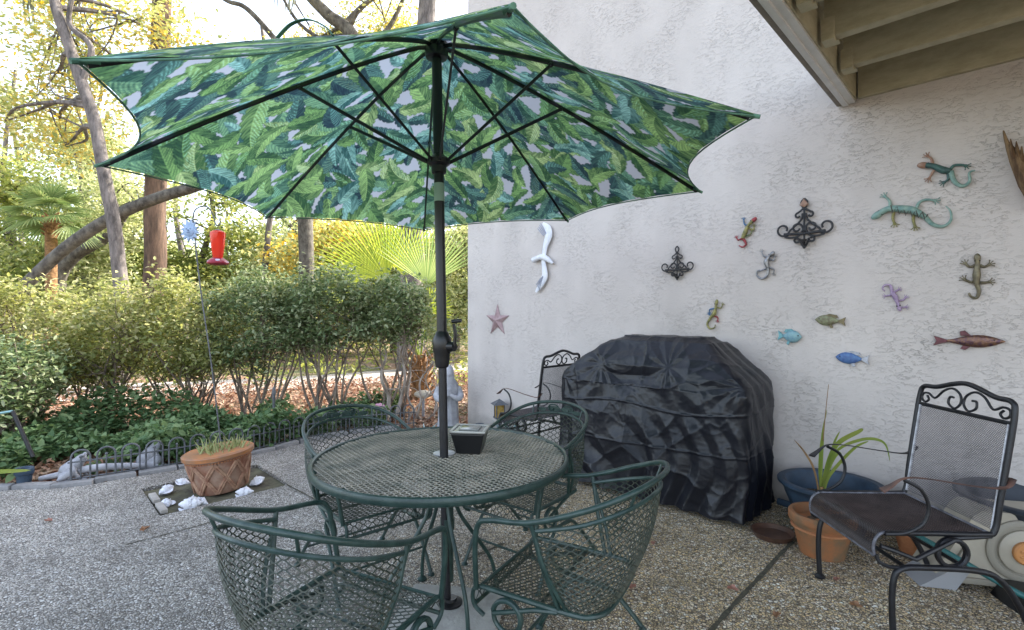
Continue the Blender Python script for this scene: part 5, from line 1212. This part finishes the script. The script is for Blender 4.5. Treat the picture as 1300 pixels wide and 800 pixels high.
shr = [(-1.62, 6.95, .62, .50, 1.05, 1.86, 7000, .065, L_cam, 'dark glossy leaved shrub at the right end of the hedge behind the umbrella pole'),
       (-2.45, 6.75, .68, .55, .78, 1.96, 10000, .062, L_cam, 'dark glossy leaved shrub second from the right end of the hedge'),
       (-3.30, 6.6, .68, .55, .55, 1.92, 11000, .055, L_cam, 'mixed dark shrub in the hedge just right of the feeder'),
       (-4.10, 6.45, .68, .55, .48, 1.90, 8500, .062, L_az, 'yellow green azalea in the hedge behind the shepherd hook'),
       (-4.95, 6.3, .70, .55, .42, 1.83, 8500, .062, L_az, 'yellow green azalea in front of the pine trunk'),
       (-5.85, 6.15, .70, .55, .42, 1.74, 8000, .062, L_az, 'yellow green azalea second from the left end of the hedge'),
       (-6.7, 6.0, .70, .55, .35, 1.62, 7500, .06, L_az, 'yellow green azalea at the left end of the hedge')]
for i, (x, y, rx, ry_, z0, z1, n, sz, mt, lab) in enumerate(shr): shrub(x, y, rx, ry_, z0, z1, n, sz, mt, lab, stems=13 if i else 8, seed=i*5+1, group=GS)
shrub(-5.25, 5.25, .55, .45, .30, 1.10, 5500, .06, L_cam, 'low dense dark green shrub at the left edge in front of the hedge', 6, 77)
# twisting pale stems at the right end
o = empty('bare_azalea', (-1.35, 6.85, -.05), 0, 'bare azalea with thick pale twisting stems beside the umbrella pole', 'shrub'); b = MB(); rr = random.Random(21)
for (x0, x1, z1, w_) in ((-.32, -.45, 1.2, .035), (-.22, -.02, 1.15, .032), (.05, .32, 1.1, .02), (.12, -.15, 1.25, .018), (.30, .42, .95, .016), (.36, .12, 1.05, .014), (.2, .55, .7, .013), (-.05, .45, .6, .016)):
    q = smooth([(x0, rr.uniform(-.1, .1), 0)]+[(x0+(x1-x0)*t+rr.uniform(-.09, .09), rr.uniform(-.15, .15), z1*t) for t in (.25, .5, .75)]+[(x1, 0, z1)], 5); b.tube(q, [w_, w_*.75, w_*.5, .005], 8)
    for k in range(5):
        s_ = q[rr.randrange(6, len(q))]; e_ = s_+Vector((rr.uniform(-.4, .4), rr.uniform(-.2, .2), rr.uniform(.0, .4))); b.tube(smooth([s_, s_.lerp(e_, .5)+Vector((rr.uniform(-.07, .07), 0, rr.uniform(-.06, .06))), e_], 4), [w_*.35, .003], 5)
b.build('stems', barkmat('pale_stem', (.22, .18, .15), (.44, .38, .33), 12, .3, .5), o); leaves('foliage', rng.normal(size=(900, 3))*np.array([.45, .25, .12])+np.array([0, 0, 1.2]), .06, L_cam, o)

# ground cover between fence and hedge, litter, low weeds
def scatter(n, x0, x1, y0, y1, test, seed):
    r2 = np.random.default_rng(seed); out = []
    while len(out) < n:
        x = r2.uniform(x0, x1, n*2); y = r2.uniform(y0, y1, n*2)
        for a, c in zip(x, y):
            if test(a, c): out.append((a, c))
            if len(out) >= n: break
    return np.array(out), r2
es2 = [(p.x, p.y) for p in edge_s]; ex_, ey_ = np.array([p[0] for p in es2]), np.array([p[1] for p in es2])
def bed(x, y, m0, m1): f = np.interp(x, ex_, ey_); return f+m0 < y < f+m1
def dens(x, y): return noise.noise(Vector((x*1.6, y*1.6, 1)))
pts, r2 = scatter(27000, -7.2, -1.6, 2.6, 8.0, lambda x, y: bed(x, y, .18 if x > -3.9 else .12, (2.2 if x < -2.9 else 1.4)) and dens(x, y) > -.12 and not (-4.0 < x < -3.15 and bed(x, y, 0, .42)), 5)
h = np.array([(.03+.17*max(0, dens(x, y)+.35))*(1+.35*min(1, max(0, y-np.interp(x, ex_, ey_)-1.2))) for x, y in pts]); z = r2.random(len(pts))**.6*h*2.3-.04
tag(leaves('ground_cover', np.column_stack([pts, z]), .07, L_gc, None, .6, .8), 'low leafy green ground cover filling the bed between fence and hedge', 'ground cover', kind='stuff')
L_lit = leafmat('fallen_leaves', [(.09, .05, .03), (.19, .10, .06), (.28, .16, .10), (.38, .27, .19)], .15, nscale=.8)
pts, r2 = scatter(36000, -9, 1.5, 4.0, 12.5, lambda x, y: bed(min(x, -.7), y, .1, 7.0) and x < (y-6.25)*.98-.6, 8)
tag(leaves('leaf_litter', np.column_stack([pts, np.array([terrain_z(x, y)+.008 for x, y in pts])+r2.random(len(pts))*.03]), .07, L_lit, None, .55, 1.6), 'brown and pink fallen leaves covering the bed and woodland floor', 'fallen leaves', kind='stuff')
L_weed = leafmat('weed_leaf', [(.07, .11, .03), (.16, .20, .05), (.28, .30, .10)], .4, nscale=1)
pts, r2 = scatter(9000, -22, 4, 9.5, 24, lambda x, y: dens(x*.4, y*.4) > .02 and x < (y-6.25)*.98-.6, 9)
tag(leaves('woodland_weeds', np.column_stack([pts, r2.random(len(pts))*.35]), .16, L_weed, None, .35, .8), 'low green weeds on the woodland floor beyond the path', 'weeds', kind='stuff')

# ---------------------------------------------------------------- trees
def tree(name, label, base, trunk, tr_r, crown, n, size, mt, bark, seed=0, cat='tree', group=None, nb=14, aspect=.5, sg=.55, sides=12, limbs=None, moss=0):
    o = empty(name, base, 0, label, cat, group); r2 = random.Random(seed+3); rn = np.random.default_rng(seed+5); B = Vector(base)
    T = smooth([Vector(p)-B for p in trunk], 6)
    # slight waver
    T = [p+Vector((.04*noise.noise(p*.8+Vector((seed, 0, 0))), .04*noise.noise(p*.8+Vector((0, seed, 4))), 0)) for p in T]
    MB().tube(T, tr_r, sides).build('trunk', bark, o)
    cl = []; 
    for (cx, cy, cz_, rx, ry_, rz_, cnt) in crown:
        for k in range(cnt):
            p = rn.normal(size=3); p /= np.linalg.norm(p); rad = rn.uniform(.35, 1)**.6; cl.append(np.array([cx-B.x+p[0]*rx*rad, cy-B.y+p[1]*ry_*rad, cz_-B.z+p[2]*rz_*rad]))
    if cl:
        cl = np.array(cl); bm_ = MB()
        for k in range(min(nb, len(cl))):
            e = Vector(cl[r2.randrange(len(cl))]); 
            s_ = min(T[len(T)//3:], key=lambda q: (q-e).length+ (0 if q.z < e.z else 3)); dd = (e-s_)
            q = smooth([s_, s_+dd*.35+Vector((0, 0, dd.length*.07)), s_+dd*.7+Vector((r2.uniform(-.3, .3), r2.uniform(-.3, .3), dd.length*.05)), e], 4); w0 = min(tr_r[-1]*1.0, .05+dd.length*.012); bm_.tube(q, [w0, .012], 6, cap=False)
            for j in range(3):
                e2 = Vector(cl[r2.randrange(len(cl))]); s2 = q[r2.randrange(5, len(q))]
                if (e2-s2).length < 3.2: bm_.tube(smooth([s2, s2.lerp(e2, .5)+Vector((r2.uniform(-.2, .2), 0, r2.uniform(-.1, .25))), e2], 3), [.025, .008], 5, cap=False)
        bm_.build('branches', bark, o)
        k = rn.integers(0, len(cl), n); P_ = cl[k]+rn.normal(size=(n, 3))*sg*np.array([1, 1, .55])
        leaves('crown', P_, size, mt, o, aspect, .2)
        if moss:
            mm = MB()
            for j in range(moss):
                p = Vector(cl[r2.randrange(len(cl))])+Vector((r2.uniform(-.5, .5), r2.uniform(-.5, .5), -.2))
                for q_ in range(5):
                    a = p+Vector((r2.uniform(-.12, .12), r2.uniform(-.12, .12), 0)); l = r2.uniform(.5, 1.3); mm.tube([a, a+Vector((r2.uniform(-.05, .05), 0, -l*.5)), a+Vector((r2.uniform(-.08, .08), 0, -l))], [.035, .028, .006], 4, cap=False)
            tag(mm.build('hanging_moss', M_moss, o), kind='stuff')
    if limbs:
        lm = MB()
        for pts_, w_ in limbs: lm.tube(smooth([Vector(p)-B for p in pts_], 5), w_, 8)
        lm.build('limb', bark, o)
    return o
M_moss = mat('grey_moss', (.26, .27, .20), .95, var=.3, vscale=4)
def R3(px, py, Y): p = ray(px, py, Y); return (p.x, p.y, p.z)
# leaning thin trunk at left, with yellow crown above
Y = 11.0
tree('thin_oak', 'slim grey barked tree left of the umbrella with yellowing leaves', (-8.5, Y, -.1), [(-8.45, Y, -.1), R3(152, 352, Y), R3(140, 260, Y), R3(124, 175, Y), R3(100, 95, Y), R3(72, 10, Y), R3(50, -80, Y), R3(30, -170, Y)], [.15, .135, .12, .11, .09, .07],
     [(-11.0, 12.6, 7.6, 1.2, .9, 1.0, 10), (-11.6, 12.6, 6.1, 1.0, .8, .7, 7), (-11.0, 12.6, 9.6, 1.0, .8, .8, 6), (-8.6, 12.4, 8.6, .8, .6, .6, 4)], 9000, .12, L_yel, M_bark_grey, 1, limbs=[([R3(104, 105, Y), R3(116, 60, Y), R3(88, 30, Y), R3(96, -20, Y)], [.07, .04]), ([R3(112, 130, Y), R3(70, 120, Y), R3(62, 95, Y)], [.025, .01]), ([R3(133, 225, Y), R3(118, 130, Y), R3(70, 108, Y)], [.02, .008])], moss=4)
Y = 14.0
tree('pine_tree', 'tall straight reddish brown pine trunk behind the shepherd hook', (-9.8, Y, -.1), [(-9.85, Y, -.1), R3(197, 300, Y), R3(199, 180, Y), R3(204, 60, Y), R3(206, -60, Y), R3(206, -260, Y)], [.29, .265, .255, .24, .22, .2],
     [(-9.4, 14, 15.5, 2.5, 2.5, 1.5, 16)], 4200, .2, L_tree, M_bark_pine, 2, sides=16, nb=8)
Y = 12.0
tree('leaning_oak', 'long grey trunk leaning steeply to the right across the left background', (-12.4, Y, -.1), [(-12.6, Y, -.1), R3(8, 392, Y), R3(50, 345, Y), R3(100, 303, Y), R3(150, 272, Y), R3(205, 250, Y), R3(260, 232, Y), R3(330, 190, Y), R3(420, 120, Y)], [.18, .13, .135, .135, .13, .125, .11, .08],
     [(-4.5, 12.5, 7.0, 1.8, 1.3, 1.0, 10)], 3500, .12, L_tree, M_bark_oak, 3, nb=8, moss=3)
Y = 16.0
tree('curving_oak', 'small curving pale trunk low behind the leaning tree', (-14.3, Y, -.1), [(-14.4, Y, -.1), R3(72, 372, Y), R3(78, 345, Y), R3(98, 322, Y), R3(128, 306, Y), R3(150, 290, Y)], [.26, .22, .2, .16, .1], [(-12.5, 16.2, 5.0, 1.6, 1.2, .8, 8)], 2600, .13, L_wood, M_bark_oak, 4, nb=6)
Y = 13.0
tree('mossy_oak', 'stout pale grey trunk rising behind the umbrella next to the wall', (-2.55, Y, -.1), [(-2.6, Y, -.1), R3(522, 345, Y), R3(524, 250, Y), R3(532, 120, Y), R3(543, 10, Y), R3(548, -120, Y)], [.36, .31, .30, .27, .22, .18], [(-2.6, 13.2, 11.2, 2.2, 2, 1.0, 10)], 2600, .12, L_yel, M_bark_grey, 5, nb=6, sides=16)
Y = 15.0
tree('live_oak', 'spreading live oak with crooked limbs and yellow green leaves above the umbrella', (-5.2, Y, -.1), [(-6.0, Y, -.1), R3(388, 320, Y), R3(392, 250, Y), R3(420, 150, Y), R3(450, 55, Y), R3(415, 18, Y), R3(388, -10, Y), R3(360, -60, Y)], [.24, .21, .22, .22, .2, .17, .14, .1],
     [(-5.8, 16.6, 9.6, 1.7, .9, .9, 14), (-3.7, 16.4, 9.9, 1.3, .9, .9, 12), (-7.2, 16.2, 8.9, .9, .8, .6, 5), (-4.6, 15.2, 11.4, 3, 2, 1.0, 8)], 15000, .11, L_yel, M_bark_oak, 6, nb=8, sg=.42, limbs=[([R3(402, 118, Y), R3(345, 45, Y), R3(312, 10, Y), R3(290, 2, Y), R3(268, -12, Y)], [.09, .05]), ([R3(425, 60, Y), R3(380, 30, Y), R3(350, -20, Y)], [.07, .03]), ([R3(450, 55, Y), R3(490, 40, Y), R3(520, -20, Y)], [.10, .05])], moss=12)
# sabal palm and saw palmettos
def fan(b, c, out, up, L_, n=26, spread=2.7, droop=.25, w=.035):
    out = Vector(out).normalized(); side = out.cross(Vector(up)).normalized()
    for k in range(n):
        a = (k/(n-1)-.5)*spread; d = out*math.cos(a)+side*math.sin(a); l = L_*(.82+.18*math.cos(a)); nrm = side.cross(out).normalized(); s2 = d.cross(nrm).normalized(); V = []
        for t, ww in ((.04, .25), (.3, .9), (.6, 1.0), (.85, .6), (1, .05)):
            p = c+d*l*t+Vector((0, 0, -droop*l*t*t)); V += [p-s2*w*ww/2, p+nrm*w*.25*ww, p+s2*w*ww/2]
        b.add(V, [(i*3+j, i*3+j+1, i*3+4+j, i*3+3+j) for i in range(4) for j in (0, 1)])
def palm(name, label, base, h, tr, nf, L_, mt, seed, lean=(0, 0), w=.05, petiole=.6, cat='palm', up0=-.4, droop=.35):
    o = empty(name, base, 0, label, cat); r2 = random.Random(seed); top = Vector((lean[0], lean[1], h))
    b = MB(); q = smooth([(0, 0, -.1), (lean[0]*.3, lean[1]*.3, h*.5), top], 8); b.tube(q, [tr*1.15, tr, tr*1.1], 12)
    for k in range(26):
        a = k*2.4; p = q[-1]-Vector((0, 0, .02+k*.022*min(1, h/2))); b.tube([p, p+Vector((math.cos(a)*tr*1.7, math.sin(a)*tr*1.7, tr*1.2))], [tr*.42, tr*.16], 5)
    b.build('trunk', M_bark_palm, o)
    for k in range(nf):
        a = k*2.399+r2.uniform(-.2, .2); el = up0+(1.45-up0)*(k/(nf-1)); pl = petiole*r2.uniform(.8, 1.2); d = Vector((math.cos(a)*math.cos(el), math.sin(a)*math.cos(el), math.sin(el))); c = top+d*pl
        fb = MB(); fb.tube([top, c], .014, 5); fan(fb, c, d+Vector((0, 0, -.15)), Vector((-math.sin(a), math.cos(a), .2)).cross(d), L_*r2.uniform(.85, 1.1), 24, 2.9, droop, w); fb.build('frond', mt, o)
    return o
palm('sabal_palm', 'sabal palm with an orange brown trunk at the far left behind the leaning tree', (R3(65, 380, 14)[0], 14, -.1), 4.15, .13, 20, .74, L_palm, 5, (0, 0), w=.045, petiole=.5)
def palmetto(label, base, fans, mt, seed, name='palmetto'):
    o = empty(name, base, 0, label, 'palmetto'); r2 = random.Random(seed); B = Vector(base)
    b = MB().tube([(0, 0, -.05), (.03, 0, .5), (0, 0, .75)], [.17, .15, .10], 12)
    for k in range(34): a = k*2.4; z = .08+k*.019; b.tube([Vector((math.cos(a)*.11, math.sin(a)*.11, z)), Vector((math.cos(a)*.25, math.sin(a)*.25, z+.16))], [.035, .012], 5)
    b.build('trunk', M_bark_palm, o)
    for (px, py, yy, ex, ez, L_, n, spread, m2) in fans:
        c = ray(px, py, yy)-B; fb = MB(); fb.tube(smooth([Vector((0, 0, .65)), c*.5+Vector((0, 0, .45)), c], 4), .013, 5); fan(fb, c, (ex, -.12, ez), (0, -1, .12), L_, n, spread, .05, .027); fb.build('frond', m2, o)
    return o
palmetto('large palmetto with bright yellow green fan fronds rising behind the hedge at the umbrella pole', (-1.55, 8.6, -.05),
         [(492, 356, 8.5, -.55, .85, 1.35, 30, 1.75, L_palmy), (542, 362, 8.3, .05, 1.0, 1.15, 30, 2.0, L_palm), (515, 352, 8.9, -.1, 1, 1.1, 24, 1.4, L_palmy), (545, 395, 8.2, .35, .5, .45, 20, 2.4, L_palmy), (470, 366, 8.6, -.95, .30, 1.0, 22, 1.6, L_palmy)], None, 2)
# middle and far woodland
wl_ = [(-15.5, 18, 8.5, L_wood, 'pale green leafy tree at the far left edge'), (-12.2, 20, 7.2, L_tree, 'yellow green tree behind the sabal palm'), (-9.2, 21, 6.2, L_wood, 'light green small tree behind the pine trunk'), (-6.6, 18, 5.0, L_yel, 'golden small tree behind the feeder'),
       (-4.4, 19, 5.2, L_tree, 'green small tree left of the palmetto'), (-2.2, 20, 5.6, L_wood, 'pale tree behind the umbrella pole and palmetto'), (-.6, 17, 5.0, L_wood, 'pale tree just left of the house corner'), (-18, 22, 10, L_wood, 'tall pale tree beyond the left edge'), (-7.6, 25, 7.4, L_wood, 'pale tree far behind the feeder'), (-17.6, 18.0, 7.5, L_tree, 'bright leafy tree at the left edge beyond the palm')]
for i, (x, y, h, mt, lab) in enumerate(wl_):
    r2 = random.Random(i); tree('woodland_tree', lab, (x, y, -.1), [(x, y, -.1), (x+r2.uniform(-.3, .3), y, h*.35), (x+r2.uniform(-.6, .6), y, h*.7), (x+r2.uniform(-.6, .6), y, h*.9)], [.16, .13, .1, .05],
        [(x, y, h*.62, 1.9, 1.6, h*.34, 16), (x+r2.uniform(-1, 1), y-.5, h*.33, 1.7, 1.2, h*.2, 7)], 9500, .17, mt, M_bark_oak, 20+i, group='woodland trees beyond the path', nb=12, sg=.5, moss=3 if i % 2 == 0 else 0)
for i, (px, y, w_, lab) in enumerate([(12, 20, .14, 'slim far trunk at the extreme left'), (28, 24, .16, 'slim far trunk left of the palm'), (118, 22, .13, 'slim far trunk between palm and pine'), (335, 17, .13, 'slim trunk seen below the umbrella left of centre'), (232, 26, .2, 'far trunk right of the pine'), (470, 24, .2, 'far trunk behind the palmetto fans')]):
    x = ray(px, 350, y).x; r2 = random.Random(i+50); tree('slender_tree', lab, (x, y, -.1), [(x, y, -.1), (x+r2.uniform(-.2, .2), y, 3), (x+r2.uniform(-.5, .5), y, 7), (x+r2.uniform(-.8, .8), y, 11)], [w_, w_*.8, w_*.6, w_*.4], [(x, y, 9.5, 1.2, 1.2, 1.5, 6)], 900, .16, L_wood, M_bark_grey, 60+i, group='slender woodland trunks', nb=5)
# far mass of woods
n = 60000; r2 = np.random.default_rng(12); X = r2.uniform(-75, 14, n); Yd = r2.uniform(30, 46, n)-.15*X*0
ht = np.array([6.2+3.2*noise.noise(Vector((x*.12, 0, 0)))+2*noise.noise(Vector((x*.4, 3, 0))) for x in X]); Z = r2.random(n)**.8*ht
tag(leaves('distant_woods', np.column_stack([X, Yd, Z]), .55, L_wood, None, .55, .2), 'far pale green woodland mass closing the view behind the garden', 'woods', kind='stuff')
